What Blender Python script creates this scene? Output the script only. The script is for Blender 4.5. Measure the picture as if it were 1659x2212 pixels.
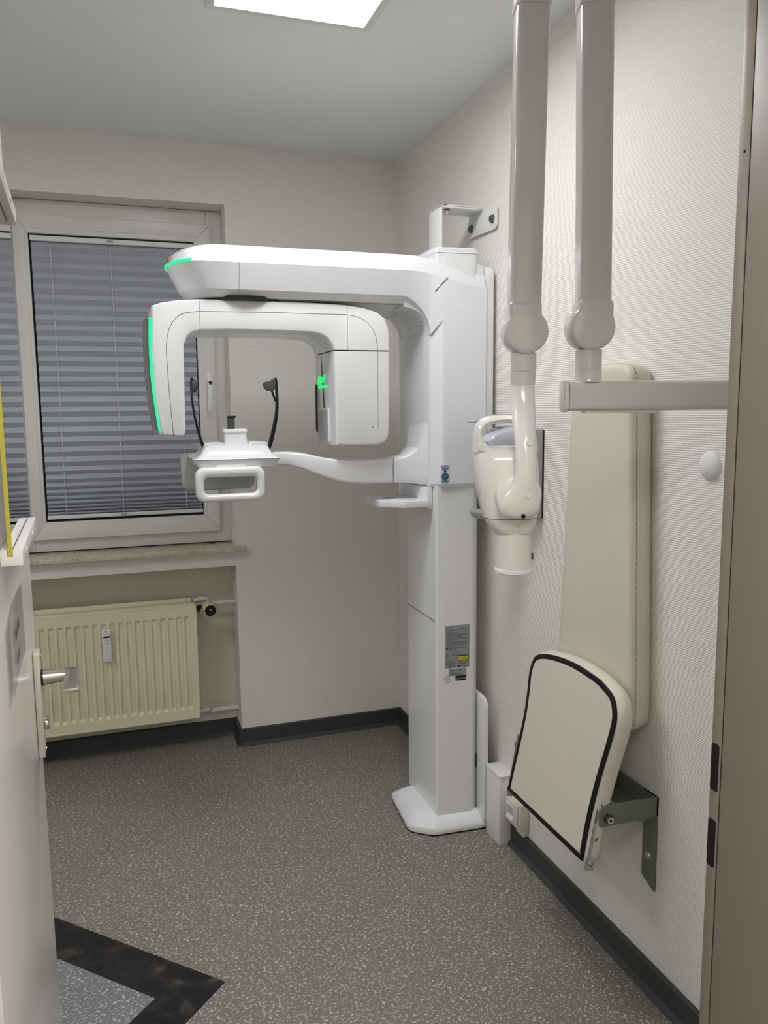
import bpy, bmesh, math, random
from math import sin, cos, pi, radians
from mathutils import Vector, Matrix
random.seed(7)
S = bpy.context.scene
for o in list(bpy.data.objects): bpy.data.objects.remove(o)
C = S.collection
# ------------------------------------------------------------------ camera, world, exposure
cd = bpy.data.cameras.new('camera'); cam = bpy.data.objects.new('camera', cd); C.objects.link(cam)
cd.sensor_fit = 'VERTICAL'; cd.sensor_height = 36.0; cd.lens = 27.9433; cd.clip_start = 0.02
cam.matrix_world = Matrix(((0.94593, 0.050792, -0.320369, -1.26234),
                           (-0.324231, 0.119144, -0.938445, -3.47907),
                           (-0.009495, 0.991577, 0.12917, 1.51338),
                           (0, 0, 0, 1)))
S.camera = cam
w = bpy.data.worlds.new('night'); S.world = w; w.use_nodes = True
w.node_tree.nodes['Background'].inputs[0].default_value = (0.02, 0.025, 0.035, 1)
w.node_tree.nodes['Background'].inputs[1].default_value = 0.3
S.view_settings.view_transform = 'Standard'; S.view_settings.look = 'None'
S.view_settings.gamma = 1.0; S.view_settings.use_curve_mapping = False
S.view_settings.exposure = 0.06
LAMP_ROOM = 21.5          # ceiling panel in the room, and the unseen fill panel added there
FILL_HALL = 15.0           # unseen fill panel added in the corridor

# ------------------------------------------------------------------ materials
def lin(c):
    return tuple((x/12.92 if x <= .04045 else ((x+.055)/1.055)**2.4) for x in [v/255 for v in c])
def nd(m, t, **k):
    n = m.node_tree.nodes.new(t)
    for a, b in k.items(): setattr(n, a, b)
    return n
def mat(name, rgb, rough=.5, metal=0, coat=0, spec=.5, emit=None, es=0, trans=0, ior=1.45, alpha=1):
    m = bpy.data.materials.new(name); m.use_nodes = True
    b = m.node_tree.nodes['Principled BSDF']
    b.inputs['Base Color'].default_value = (*lin(rgb), 1)
    b.inputs['Roughness'].default_value = rough; b.inputs['Metallic'].default_value = metal
    b.inputs['Coat Weight'].default_value = coat; b.inputs['Coat Roughness'].default_value = .06
    b.inputs['Specular IOR Level'].default_value = spec
    b.inputs['Transmission Weight'].default_value = trans; b.inputs['IOR'].default_value = ior
    if emit:
        b.inputs['Emission Color'].default_value = (*lin(emit), 1); b.inputs['Emission Strength'].default_value = es
    return m
def bsdf(m): return m.node_tree.nodes['Principled BSDF']
def bump(m, height_socket, strength, dist=.001):
    bp = nd(m, 'ShaderNodeBump'); bp.inputs['Strength'].default_value = strength; bp.inputs['Distance'].default_value = dist
    m.node_tree.links.new(height_socket, bp.inputs['Height'])
    m.node_tree.links.new(bp.outputs[0], bsdf(m).inputs['Normal'])
def wpos(m): return nd(m, 'ShaderNodeNewGeometry').outputs['Position']
def mapping(m, src, scale, rot=(0,0,0)):
    mp = nd(m, 'ShaderNodeMapping'); mp.inputs['Scale'].default_value = scale; mp.inputs['Rotation'].default_value = rot
    m.node_tree.links.new(src, mp.inputs[0]); return mp.outputs[0]
def noise(m, vec, scale, detail=2, rough=.5, dist=0):
    n = nd(m, 'ShaderNodeTexNoise'); n.inputs['Scale'].default_value = scale; n.inputs['Detail'].default_value = detail
    n.inputs['Roughness'].default_value = rough; n.inputs['Distortion'].default_value = dist
    m.node_tree.links.new(vec, n.inputs['Vector']); return n.outputs['Fac']
def ramp(m, src, stops, interp='LINEAR'):
    r = nd(m, 'ShaderNodeValToRGB'); r.color_ramp.interpolation = interp
    e = r.color_ramp.elements
    while len(e) < len(stops): e.new(.5)
    for k, (p, c) in enumerate(stops):
        e[k].position = p; e[k].color = (*c, 1) if len(c) == 3 else c
    m.node_tree.links.new(src, r.inputs[0]); return r.outputs['Color']
def mth(m, op, a, b=None):
    n = nd(m, 'ShaderNodeMath', operation=op)
    for i, v in enumerate((a, b)):
        if v is None: continue
        if isinstance(v, (int, float)): n.inputs[i].default_value = v
        else: m.node_tree.links.new(v, n.inputs[i])
    return n.outputs[0]
def mix(m, f, a, b):
    n = nd(m, 'ShaderNodeMixRGB'); L = m.node_tree.links
    for i, v in enumerate((f, a, b)):
        if isinstance(v, tuple): n.inputs[i].default_value = (*v, 1)
        elif isinstance(v, (int, float)): n.inputs[i].default_value = v
        else: L.new(v, n.inputs[i])
    return n.outputs[0]
def wallpaper(name, rgb):
    m = mat(name, rgb, .75, spec=.3)
    p = wpos(m)
    wv = nd(m, 'ShaderNodeTexWave', wave_type='BANDS', bands_direction='Z', wave_profile='SIN')
    wv.inputs['Scale'].default_value = 58; wv.inputs['Distortion'].default_value = 1.6
    wv.inputs['Detail'].default_value = 2; wv.inputs['Detail Scale'].default_value = 2.0
    m.node_tree.links.new(mapping(m, p, (1,1,1)), wv.inputs['Vector'])
    n1 = noise(m, mapping(m, p, (1,1,2.2)), 130, 3, .6)
    h = mth(m, 'ADD', mth(m, 'MULTIPLY', wv.outputs['Fac'], .55), mth(m, 'MULTIPLY', n1, 1.1))
    bump(m, h, .65, .002)
    return m
def flake_floor(name, base1, base2, flake, amount):
    m = mat(name, base1, .42, spec=.4)
    p = wpos(m)
    big = noise(m, p, 2.5, 2)
    base = mix(m, big, lin(base1), lin(base2))
    fine = noise(m, p, 420, 2)
    base = mix(m, mth(m, 'MULTIPLY', fine, .35), base, lin([c*.55 for c in base1]))
    fac = None
    for sc, wd, msc, off, rot in ((125, .030, 62, 0, 0), (95, .022, 50, 7.3, .8)):
        v = mapping(m, p, (1, 1, 1), (0, 0, rot)); mp = v.node; mp.inputs['Location'].default_value = (off, off*.7, 0)
        a = noise(m, v, sc, 1, .5, .6)
        th = mth(m, 'LESS_THAN', mth(m, 'ABSOLUTE', mth(m, 'SUBTRACT', a, .5)), wd)
        mk = mth(m, 'GREATER_THAN', noise(m, v, msc*2.0, 1), 1-amount)
        f = mth(m, 'MULTIPLY', th, mk)
        fac = f if fac is None else mth(m, 'MAXIMUM', fac, f)
    vary = noise(m, p, 60, 1)
    col = mix(m, mth(m, 'MULTIPLY', fac, mth(m, 'ADD', mth(m, 'MULTIPLY', vary, .7), .35)), base, lin(flake))
    m.node_tree.links.new(col, bsdf(m).inputs['Base Color'])
    bump(m, noise(m, p, 300, 2), .12, .0005)
    return m
M = {}
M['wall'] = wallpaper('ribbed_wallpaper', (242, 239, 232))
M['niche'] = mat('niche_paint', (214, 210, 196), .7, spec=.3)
M['ceil'] = mat('ceiling_paint', (246, 246, 246), .85, spec=.2)
M['floor'] = flake_floor('olive_flecked_vinyl', (124, 121, 112), (136, 133, 123), (240, 236, 220), .44)
M['floor2'] = flake_floor('grey_flecked_vinyl', (126, 129, 130), (134, 137, 138), (240, 242, 244), .43)
m = M['stripe'] = mat('black_marbled_vinyl', (28, 26, 26), .5)
p = wpos(m); c1 = ramp(m, noise(m, p, 9, 6, .65, 1.2), [(.40, lin((15,14,15))), (.56, lin((38,35,35))), (.68, lin((78,74,72)))])
m.node_tree.links.new(c1, bsdf(m).inputs['Base Color'])
M['skirt'] = mat('anthracite_skirting', (62, 64, 64), .5)
M['plastic'] = mat('white_gloss_plastic', (238, 238, 242), .22, coat=.3)
M['plastic2'] = mat('white_gloss_plastic_warm', (236, 236, 236), .22, coat=.3)
M['inner'] = mat('grey_plastic', (176, 178, 178), .3)
M['black'] = mat('black_plastic', (14, 14, 15), .35)
M['blackgloss'] = mat('black_gloss_plastic', (18, 18, 20), .12)
M['dgrey'] = mat('dark_grey_rubber', (72, 75, 72), .55)
M['smoke'] = mat('smoked_mirror_glass', (92, 96, 100), .06, metal=.75, coat=.5)
M['seam'] = mat('seam_shadow_gap', (70, 70, 68), .8)
M['green'] = mat('green_led', (0, 220, 130), .4, emit=(0, 238, 140), es=1.05)
M['green2'] = mat('green_led_soft', (0, 200, 110), .4, emit=(0, 225, 110), es=.95)
M['ledcap'] = mat('frosted_led_lens', (196, 226, 210), .25, trans=.2)
M['arm'] = mat('light_grey_lacquer', (214, 211, 206), .16, coat=.4)
M['head'] = mat('ivory_lacquer', (236, 234, 229), .18, coat=.4)
M['cone'] = mat('cone_plastic', (230, 226, 221), .3)
M['bench'] = mat('cream_leatherette', (218, 214, 198), .42)
m = M['bench']; bump(m, noise(m, wpos(m), 700, 2), .08, .0004)
M['stitch'] = mat('grey_stitching', (160, 156, 140), .7)
M['piping'] = mat('black_rubber_piping', (10, 10, 12), .35)
M['steelpaint'] = mat('olive_grey_painted_steel', (112, 116, 106), .4)
M['alu'] = mat('brushed_aluminium', (190, 192, 196), .32, metal=.9)
M['chrome'] = mat('chrome', (205, 205, 205), .12, metal=1)
M['boltsteel'] = mat('dark_zinc_bolt', (110, 114, 118), .3, metal=.8)
M['groove'] = mat('dark_seal_groove', (58, 52, 47), .7)
M['champagne'] = mat('champagne_anodised_plate', (226, 220, 206), .42, metal=.35)
M['nickel'] = mat('satin_nickel', (206, 202, 194), .26, metal=1)
M['darkmetal'] = mat('dark_metal', (70, 66, 60), .35, metal=.8)
M['white'] = mat('white_paint', (232, 231, 228), .4)
M['upvc'] = mat('window_white_pvc', (226, 225, 219), .3)
M['gasket'] = mat('black_gasket', (14, 14, 20), .6)
M['rail'] = mat('blind_white_aluminium', (232, 232, 230), .35)
M['blind'] = mat('blue_grey_pleated_fabric', (238, 242, 252), .85, spec=.15)
M['cord'] = mat('blind_cord', (216, 216, 222), .8)
M['nightglass'] = mat('night_window_glass', (6, 7, 10), .05)
m = M['marble'] = mat('beige_marble', (190, 176, 150), .3, coat=.2)
p = wpos(m); n1 = noise(m, p, 16, 6, .6, 2.2)
vein = ramp(m, n1, [(.36, lin((222,214,194))), (.475, lin((214,204,182))), (.5, lin((158,142,116))), (.525, lin((216,206,186))), (.7, lin((204,192,168)))])
m.node_tree.links.new(vein, bsdf(m).inputs['Base Color'])
M['radiator'] = mat('cream_radiator_enamel', (236, 228, 200), .35)
M['pipe'] = mat('white_pipe_paint', (216, 214, 206), .45)
M['valve'] = mat('ivory_valve_head', (226, 208, 168), .5)
M['door'] = mat('white_gloss_door', (244, 240, 238), .22, spec=.35)
M['frame'] = mat('taupe_door_frame', (142, 131, 121), .4)
M['wood'] = mat('white_painted_wood', (236, 234, 230), .45)
m = M['wood']; bump(m, noise(m, mapping(m, wpos(m), (1, .15, 3)), 90, 3), .12, .0006)
M['acryl'] = mat('clear_acrylic', (250, 250, 246), .01, trans=1, ior=1.49)
M['yellow'] = mat('yellow_acrylic_edge', (196, 186, 66), .35)
M['sleeve'] = mat('glossy_clear_sleeve', (242, 240, 238), .2, coat=.35)
M['ink'] = mat('grey_ink', (84, 80, 77), .6)
M['hole'] = mat('dark_strike_hole', (16, 14, 13), .8)
M['diffuser'] = mat('lit_diffuser', (255, 255, 255), .5, emit=(252, 253, 255), es=LAMP_ROOM)
M['fill_diffuser'] = mat('fill_diffuser_corridor', (255, 255, 255), .5, emit=(255, 252, 248), es=FILL_HALL)
M['silver'] = mat('silver_grey_plastic', (196, 198, 212), .25, coat=.3)
M['holder'] = mat('grey_holder_plastic', (172, 172, 174), .35)
M['plate'] = mat('silver_rating_plate', (150, 152, 156), .4)
M['print'] = mat('dark_grey_print', (92, 94, 96), .6)
M['printblack'] = mat('black_print', (16, 16, 20), .5)
M['printred'] = mat('red_print', (170, 70, 70), .5)
M['lyellow'] = mat('laser_label_yellow', (206, 198, 20), .5)
M['orange'] = mat('warning_amber', (206, 150, 20), .5)
M['sticker'] = mat('white_sticker', (226, 230, 238), .4)
M['blue'] = mat('blue_print', (46, 96, 168), .5)
M['navy'] = mat('navy_print', (16, 36, 130), .5)
M['teal'] = mat('teal_seal', (22, 96, 112), .45)
M['teal2'] = mat('teal_seal_light', (98, 156, 162), .45)
M['white2'] = mat('plain_white', (236, 236, 234), .5)
M['socket'] = mat('socket_plastic', (228, 222, 210), .35)
M['red'] = mat('red_mark', (160, 60, 50), .5)
M['lcd'] = mat('dark_lcd', (26, 26, 22), .3)

# ------------------------------------------------------------------ mesh helpers
WL = {}                       # world location of every parent
def obj(name, bm, m, parent=None, T=None, ang=30, smooth=True):
    bmesh.ops.recalc_face_normals(bm, faces=bm.faces[:])
    if T is not None: bm.transform(T)
    vs = [v.co for v in bm.verts]
    lo = Vector((min(v.x for v in vs), min(v.y for v in vs), min(v.z for v in vs)))
    hi = Vector((max(v.x for v in vs), max(v.y for v in vs), max(v.z for v in vs)))
    c = (lo+hi)/2; c.z = lo.z
    bm.transform(Matrix.Translation(-c))
    me = bpy.data.meshes.new(name); bm.to_mesh(me); bm.free()
    if smooth:
        me.polygons.foreach_set('use_smooth', [True]*len(me.polygons))
        me.set_sharp_from_angle(angle=radians(ang))
    if m: me.materials.append(M[m])
    o = bpy.data.objects.new(name, me); C.objects.link(o)
    WL[o] = c
    o.location = c - (WL[parent] if parent else Vector((0,0,0)))
    if parent: o.parent = parent
    return o
def thing(name, label, cat, loc, group=None):
    o = bpy.data.objects.new(name, None); C.objects.link(o); o.empty_display_size = .05
    o.location = loc; WL[o] = Vector(loc); o['label'] = label; o['category'] = cat
    if group: o['group'] = group
    return o
def tag(o, label, cat, group=None):
    o['label'] = label; o['category'] = cat
    if group: o['group'] = group
    return o
def struct(name, bm, m, parent=None, label=None, **k):
    o = obj(name, bm, m, parent, **k)
    if parent is None: o['kind'] = 'structure'
    if label: o['label'] = label
    return o
def bev(bm, off, seg=2, ang=25, pred=None):
    if off <= 0: return bm
    bmesh.ops.recalc_face_normals(bm, faces=bm.faces[:])
    es = [e for e in bm.edges if len(e.link_faces) == 2 and e.calc_face_angle(0) > radians(ang) and (pred is None or pred(e))]
    bmesh.ops.bevel(bm, geom=es, offset=off, offset_type='OFFSET', segments=seg, profile=.5, affect='EDGES', clamp_overlap=True)
    return bm
def add_box(bm, x0, x1, y0, y1, z0, z1):
    v = [bm.verts.new((x, y, z)) for x in (x0, x1) for y in (y0, y1) for z in (z0, z1)]
    for f in ((0,1,3,2), (4,6,7,5), (0,4,5,1), (2,3,7,6), (0,2,6,4), (1,5,7,3)): bm.faces.new([v[i] for i in f])
    return bm
def box(x0, x1, y0, y1, z0, z1, b=0, seg=2):
    bm = add_box(bmesh.new(), x0, x1, y0, y1, z0, z1)
    return bev(bm, b, seg)
AX = {'x': lambda u, v, a: (a, u, v), 'y': lambda u, v, a: (u, a, v), 'z': lambda u, v, a: (u, v, a)}
def prism(pts, ax, a0, a1, b=0, seg=2, bm=None, ang=25):
    bm = bm or bmesh.new(); f = AX[ax]
    A = [bm.verts.new(f(u, v, a0)) for u, v in pts]; B = [bm.verts.new(f(u, v, a1)) for u, v in pts]
    bm.faces.new(A); bm.faces.new(B[::-1]); n = len(pts)
    for i in range(n): bm.faces.new((A[i], B[i], B[(i+1) % n], A[(i+1) % n]))
    return bev(bm, b, seg, ang)
def rp(pts, n=5):
    """polygon with rounded corners: (u, v, radius)"""
    out = []; k = len(pts)
    for i in range(k):
        p = Vector(pts[i][:2]); r = pts[i][2] if len(pts[i]) > 2 else 0
        if r <= 0: out.append(tuple(p)); continue
        a = Vector(pts[i-1][:2])-p; b = Vector(pts[(i+1) % k][:2])-p
        la, lb = a.length, b.length; a.normalize(); b.normalize()
        th = a.angle(b); d = min(r/math.tan(th/2), la*.49, lb*.49); r2 = d*math.tan(th/2)
        c = p+(a+b).normalized()*(r2/sin(th/2))
        s = p+a*d-c; e = p+b*d-c
        for j in range(n+1):
            t = j/n; om = s.angle(e)
            q = (s*sin((1-t)*om)+e*sin(t*om))/sin(om) if om > 1e-4 else s
            out.append(tuple(c+q))
    return out
def ell(cx, cy, a, b, n=24, p=2.0):
    return [(cx+a*math.copysign(abs(cos(t))**(2/p), cos(t)), cy+b*math.copysign(abs(sin(t))**(2/p), sin(t))) for t in [2*pi*i/n for i in range(n)]]
def loft(rings, bm=None, cap=True, closed=True):
    bm = bm or bmesh.new()
    R = [[bm.verts.new(p) for p in r] for r in rings]
    for a, b in zip(R[:-1], R[1:]):
        n = len(a)
        for i in range(n if closed else n-1): bm.faces.new((a[i], a[(i+1) % n], b[(i+1) % n], b[i]))
    if cap: bm.faces.new(R[0][::-1]); bm.faces.new(R[-1])
    return bm
def sweep(path, sec, up=(0,0,1), bm=None, cap=True):
    """path of (point, scale_u, scale_v); sec = list of (u, v)"""
    P = [Vector(p[0]) for p in path]; rings = []; up = Vector(up)
    for i, p in enumerate(P):
        t = (P[min(i+1, len(P)-1)]-P[max(i-1, 0)]).normalized()
        u = t.cross(up)
        if u.length < 1e-4: u = t.cross(Vector((1,0,0)))
        u.normalize(); v = u.cross(t).normalized()
        rings.append([p+u*(a*path[i][1])+v*(b*path[i][2]) for a, b in sec])
    return loft(rings, bm, cap)
CIRC = lambda n=12: [(cos(2*pi*i/n), sin(2*pi*i/n)) for i in range(n)]
def tube(pts, r, n=10, bm=None, up=(0,0,1)):
    rr = r if isinstance(r, (list, tuple)) else [r]*len(pts)
    return sweep([(p, q, q) for p, q in zip(pts, rr)], CIRC(n), up, bm)
def cyl(p, q, r, n=20, r2=None, bm=None, b=0):
    bm2 = tube([p, q], [r, r if r2 is None else r2], n, bm, up=(.13, .31, .94))
    return bev(bm2, b, 2, 50) if b else bm2
def spline(pts, n=6):
    """Catmull-Rom through points of any dimension"""
    P = [tuple(pts[0])]+[tuple(p) for p in pts]+[tuple(pts[-1])]; out = []
    for i in range(1, len(P)-2):
        for j in range(n):
            t = j/n
            out.append(tuple(.5*((2*b)+(-a+c)*t+(2*a-5*b+4*c-d)*t*t+(-a+3*b-3*c+d)*t**3)
                             for a, b, c, d in zip(P[i-1], P[i], P[i+1], P[i+2])))
    out.append(tuple(pts[-1])); return out
def cut(bm, co, no):
    """keep the side the normal points away from, close the cut"""
    g = bm.verts[:]+bm.edges[:]+bm.faces[:]
    r = bmesh.ops.bisect_plane(bm, geom=g, plane_co=co, plane_no=no, clear_outer=True, clear_inner=False)
    es = [e for e in r['geom_cut'] if isinstance(e, bmesh.types.BMEdge)]
    bmesh.ops.contextual_create(bm, geom=es)
    return bm
def text(name, body, size, T, m, parent, align='CENTER'):
    cu = bpy.data.curves.new(name, 'FONT'); cu.body = body; cu.size = size; cu.align_x = align; cu.align_y = 'CENTER'
    cu.extrude = .0001; cu.resolution_u = 2
    o = bpy.data.objects.new(name, cu); C.objects.link(o)
    bpy.context.view_layer.update()
    me = bpy.data.meshes.new_from_object(o.evaluated_get(bpy.context.evaluated_depsgraph_get()))
    bpy.data.objects.remove(o); bpy.data.curves.remove(cu)
    bm = bmesh.new(); bm.from_mesh(me); bpy.data.meshes.remove(me)
    return obj(name, bm, m, parent, T=T, smooth=False)
def frameM(o, X, Y):
    """matrix with local x along X, local y along Y"""
    X = Vector(X).normalized(); Y = Vector(Y).normalized(); Z = X.cross(Y)
    return Matrix(((X.x, Y.x, Z.x, o[0]), (X.y, Y.y, Z.y, o[1]), (X.z, Y.z, Z.z, o[2]), (0,0,0,1)))

# ------------------------------------------------------------------ the room
H = 2.60; XL = -2.95; YF = -2.70; YF2 = -2.85; YH = -4.6
struct('floor', box(-3.2, .9, YH-.1, .3, -.05, 0), 'floor')
struct('ceiling', box(-3.2, .9, YH-.1, .3, H, H+.05), 'ceil')
struct('wall_right', box(0, .1, YF2, .3, 0, H), 'wall')
# back wall with the window opening (x -1.66..-.768, z .92..2.36) and the radiator niche below it
bm = bmesh.new()
add_box(bm, -.766, .0, 0, .3, 0, H); add_box(bm, XL, -1.66, 0, .3, .832, H); add_box(bm, XL, -1.80, 0, .3, 0, .832)
add_box(bm, -1.66, -.766, 0, .3, 2.362, H); add_box(bm, -1.80, -.766, 0, .3, .832, .897)
struct('wall_back', bm, 'wall')
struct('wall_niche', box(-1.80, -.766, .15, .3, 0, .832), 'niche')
struct('wall_left', box(XL-.1, XL, YF2, .3, 0, H), 'wall')
bm = bmesh.new()
add_box(bm, XL, -1.42, YF2, YF, 0, H); add_box(bm, -.50, 0, YF2, YF, 0, H); add_box(bm, -1.42, -.50, YF2, YF, 2.1, H)
struct('wall_front', bm, 'wall')
struct('wall_corridor_left', box(-3.1, -3.0, YH, YF2, 0, H), 'wall')
struct('wall_corridor_right', box(.5, .6, YH, YF2, 0, H), 'wall')
struct('wall_corridor_back', box(-3.1, .6, YH-.1, YH, 0, H), 'wall')
struct('wall_corridor_front', box(0.1, .6, YF2, YF2+.1, 0, H), 'wall')
struct('wall_corridor_side', box(-3.1, XL, YF2, YF2+.1, 0, H), 'wall')

# inlay in the floor: black marbled stripe round a grey corner, quarter-turned to the walls
Cx, Cy, s2 = -1.047, -1.501, .7071
def q(a, b): return (Cx-s2*a-s2*b, Cy+s2*a-s2*b)        # a along the first edge, b along the second
st = 0.1275
o = struct('trim_1', prism([q(0, 0), q(1.3, 0), q(1.3, st), q(st, st), q(st, 1.3), q(0, 1.3)], 'z', 0, .0012), 'stripe', smooth=False)
struct('floor_inlay', prism([q(st, st), q(1.3, st), q(1.3, 1.3), q(st, 1.3)], 'z', 0, .0008), 'floor2', smooth=False)
sx = -1.30
struct('trim_2', box(sx, sx+.0012, -2.3, -1.57, .0008, .0011), 'seam', smooth=False)

# skirting: upright board with a soft foot
def skirt(name, p, q_, nrm, h=.078):
    p = Vector((*p, 0)); q_ = Vector((*q_, 0)); n = Vector((*nrm, 0))
    prof = [(0, 0), (.024, 0), (.024, .003), (.017, .012), (.0125, .016), (.0125, h-.003), (.009, h), (0, h)]
    bm = loft([[b+n*u+Vector((0, 0, v)) for u, v in prof] for b in (p, q_)])
    return struct(name, bm, 'skirt', ang=20)
skirt('baseboard_back', (0, 0), (-.766, 0), (0, -1))
skirt('baseboard_niche_side', (-.766, -.0125), (-.766, .15), (-1, 0))
skirt('baseboard_niche', (-.766, .15), (-1.80, .15), (0, -1))
skirt('baseboard_right', (0, -.0125), (0, YF), (-1, 0))
skirt('baseboard_left', (XL, 0), (XL, YF), (1, 0))
skirt('baseboard_front', (-.46, YF), (0, YF), (0, 1))

# ------------------------------------------------------------------ window
wy = .12
win = struct('window_1', bev((lambda bm: (add_box(bm, -1.66, -1.585, wy, .19, .925, 2.36), add_box(bm, -.83, -.766, wy, .19, .925, 2.36),
      add_box(bm, -1.585, -.83, wy, .19, 2.27, 2.36), add_box(bm, -1.585, -.83, wy, .19, .925, 1.0), bm)[-1])(bmesh.new()), .003), 'upvc')
def ringframe(x0, x1, z0, z1, wl, wr, wb, wt, y0, y1, b):
    bm = bmesh.new()
    O = [(x0, z0), (x1, z0), (x1, z1), (x0, z1)]; I = [(x0+wl, z0+wb), (x1-wr, z0+wb), (x1-wr, z1-wt), (x0+wl, z1-wt)]
    for i in range(4):
        j = (i+1) % 4
        prism([O[i], O[j], I[j], I[i]], 'y', y0, y1, 0, bm=bm)
    return bev(bm, b, 2, 60)
sash = obj('sash', ringframe(-1.592, -.817, .978, 2.298, .044, .054, .062, .054, .098, .150, .003), 'upvc', win)
obj('glazing_bead', ringframe(-1.549, -.870, 1.039, 2.245, .013, .017, .013, .02, .100, .130, .002), 'upvc', sash)
obj('glazing_gasket', ringframe(-1.537, -.886, 1.050, 2.226, .012, .012, .012, .012, .128, .150, .0), 'gasket', sash)
obj('pane', box(-1.526, -.897, .142, .148, 1.06, 2.215), 'nightglass', win)
hd = obj('window_handle', prism(rp([(-.858, 1.585, .012), (-.832, 1.585, .012), (-.832, 1.672, .013), (-.858, 1.672, .013)]), 'y', .088, .098, .002), 'white', win)
obj('grip', bev(loft([[(x, y, z) for x, y in rp([(-.854-dx, y0, .004), (-.832-dx, y0, .004), (-.832-dx, y1, .004), (-.854-dx, y1, .004)], 3)]
     for z, dx, y0, y1 in ((1.655, 0, .066, .088), (1.64, 0, .060, .088), (1.60, 0, .056, .078), (1.52, .003, .054, .072), (1.507, .004, .057, .070))]), .001), 'white', hd)
obj('key_cylinder', cyl((-.843, .062, 1.632), (-.843, .0535, 1.632), .0075, 16), 'darkmetal', hd)

# pleated blind
bl = thing('pleated_blind', 'blue-grey pleated blind drawn down inside the white window sash', 'blind', (-1.21, .115, 1.06))
obj('top_rail', box(-1.530, -.890, .100, .124, 2.197, 2.217, .002), 'rail', bl)
obj('bottom_rail', box(-1.530, -.890, .100, .124, 1.064, 1.080, .002), 'rail', bl)
bm = bmesh.new(); zs = [2.197]; z = 2.197
steps = [.0205]*44+[.017]*4+[.013]*4+[.010]*4+[.007]*6
tot = sum(steps); k = (2.197-1.080)/tot
rows = []
for i, s_ in enumerate([0]+steps):
    z -= s_*k; rows.append((z, .101 if i % 2 else .121))
V = [[bm.verts.new((x, y, z)) for x in (-1.528, -.892)] for z, y in rows]
for a, b in zip(V[:-1], V[1:]): bm.faces.new((a[0], a[1], b[1], b[0]))
bmesh.ops.solidify(bm, geom=bm.faces[:], thickness=.0008)
obj('pleated_fabric', bm, 'blind', bl, smooth=False)
for x in (-1.455, -1.225, -.96):
    obj('cord', cyl((x, .1065, 1.075), (x, .1065, 2.2), .0017, 6), 'cord', bl)
for z, nm in ((2.2075, 'top_grip'), (1.072, 'bottom_grip')):
    obj(nm, prism(rp([(-1.238, z-.004, .003), (-1.212, z-.004, .003), (-1.212, z+.004, .003), (-1.238, z+.004, .003)], 3), 'y', .092, .101, .001), 'inner', bl)

# sill
tag(obj('window_sill', box(-1.66, -.728, -.032, .125, .897, .921, .003), 'marble'), 'beige veined marble window sill under the blind', 'sill')
bmc = box(0, .022, 0, .006, 0, .004, .001)
tag(obj('window_clip', bmc, 'darkmetal', T=Matrix.Translation((-.865, .085, .921)) @ Matrix.Rotation(.3, 4, 'Z')), 'small brown clip lying on the marble sill', 'clip')

# ------------------------------------------------------------------ radiator
rad = thing('radiator', 'cream flat panel radiator with vertical flutes in the niche under the window', 'radiator', (-1.33, .02, .165))
x0, x1, z0, z1, yf = -1.72, -.9525, .160, .668, .0
N = 22; pitch = .03445; xs0 = -.9885
bm = bmesh.new()
flutes = [xs0-pitch*i for i in range(N)][::-1]
zt = z1-.045; zb = z0+.040; sl = .014; hw = .0112; bw = .0086; dp = .0085
# front sheet: grid of strips; flutes are pressed in (y + dp)
xsb = [x0]; 
for f in flutes: xsb += [f-hw, f-bw, f+bw, f+hw]
xsb += [x1]; zsb = [z0, zb, zb+sl, zt-sl, zt, z1]
grid = []
for i, x in enumerate(xsb):
    infl = 0 < i < len(xsb)-1 and ((i-1) % 4 in (1, 2))
    grid.append([bm.verts.new((x, yf+(dp if infl and 1 < j < 4 else 0), z)) for j, z in enumerate(zsb)])
for i in range(len(xsb)-1):
    for j in range(len(zsb)-1): bm.faces.new((grid[i][j], grid[i+1][j], grid[i+1][j+1], grid[i][j+1]))
obj('front_panel', bm, 'radiator', rad, smooth=False)
obj('panel_edge', bev((lambda b_: (add_box(b_, x0-.005, x0+.002, yf-.001, .022, z0-.006, z1+.006), add_box(b_, x1-.002, x1+.006, yf-.001, .022, z0-.006, z1+.006),
     add_box(b_, x0-.004, x1+.005, yf-.001, .022, z1-.003, z1+.006), add_box(b_, x0-.004, x1+.005, yf-.001, .022, z0-.006, z0+.003), b_)[-1])(bmesh.new()), .002), 'radiator', rad)
bm = bmesh.new(); r_ = .004
prism(rp([(x0-.006, z0-.008, .012), (x1+.007, z0-.008, .012), (x1+.007, z1+.008, .012), (x0-.006, z1+.008, .012)]), 'y', .008, .03, .004, bm=bm)
obj('rear_panel', bm, 'radiator', rad)
obj('top_grille', box(x0+.01, x1-.01, .03, .105, z1-.012, z1-.004, .002), 'radiator', rad)
obj('rear_plate', box(x0, x1-.006, .10, .112, z0, z1+.012, .003), 'radiator', rad)
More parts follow.
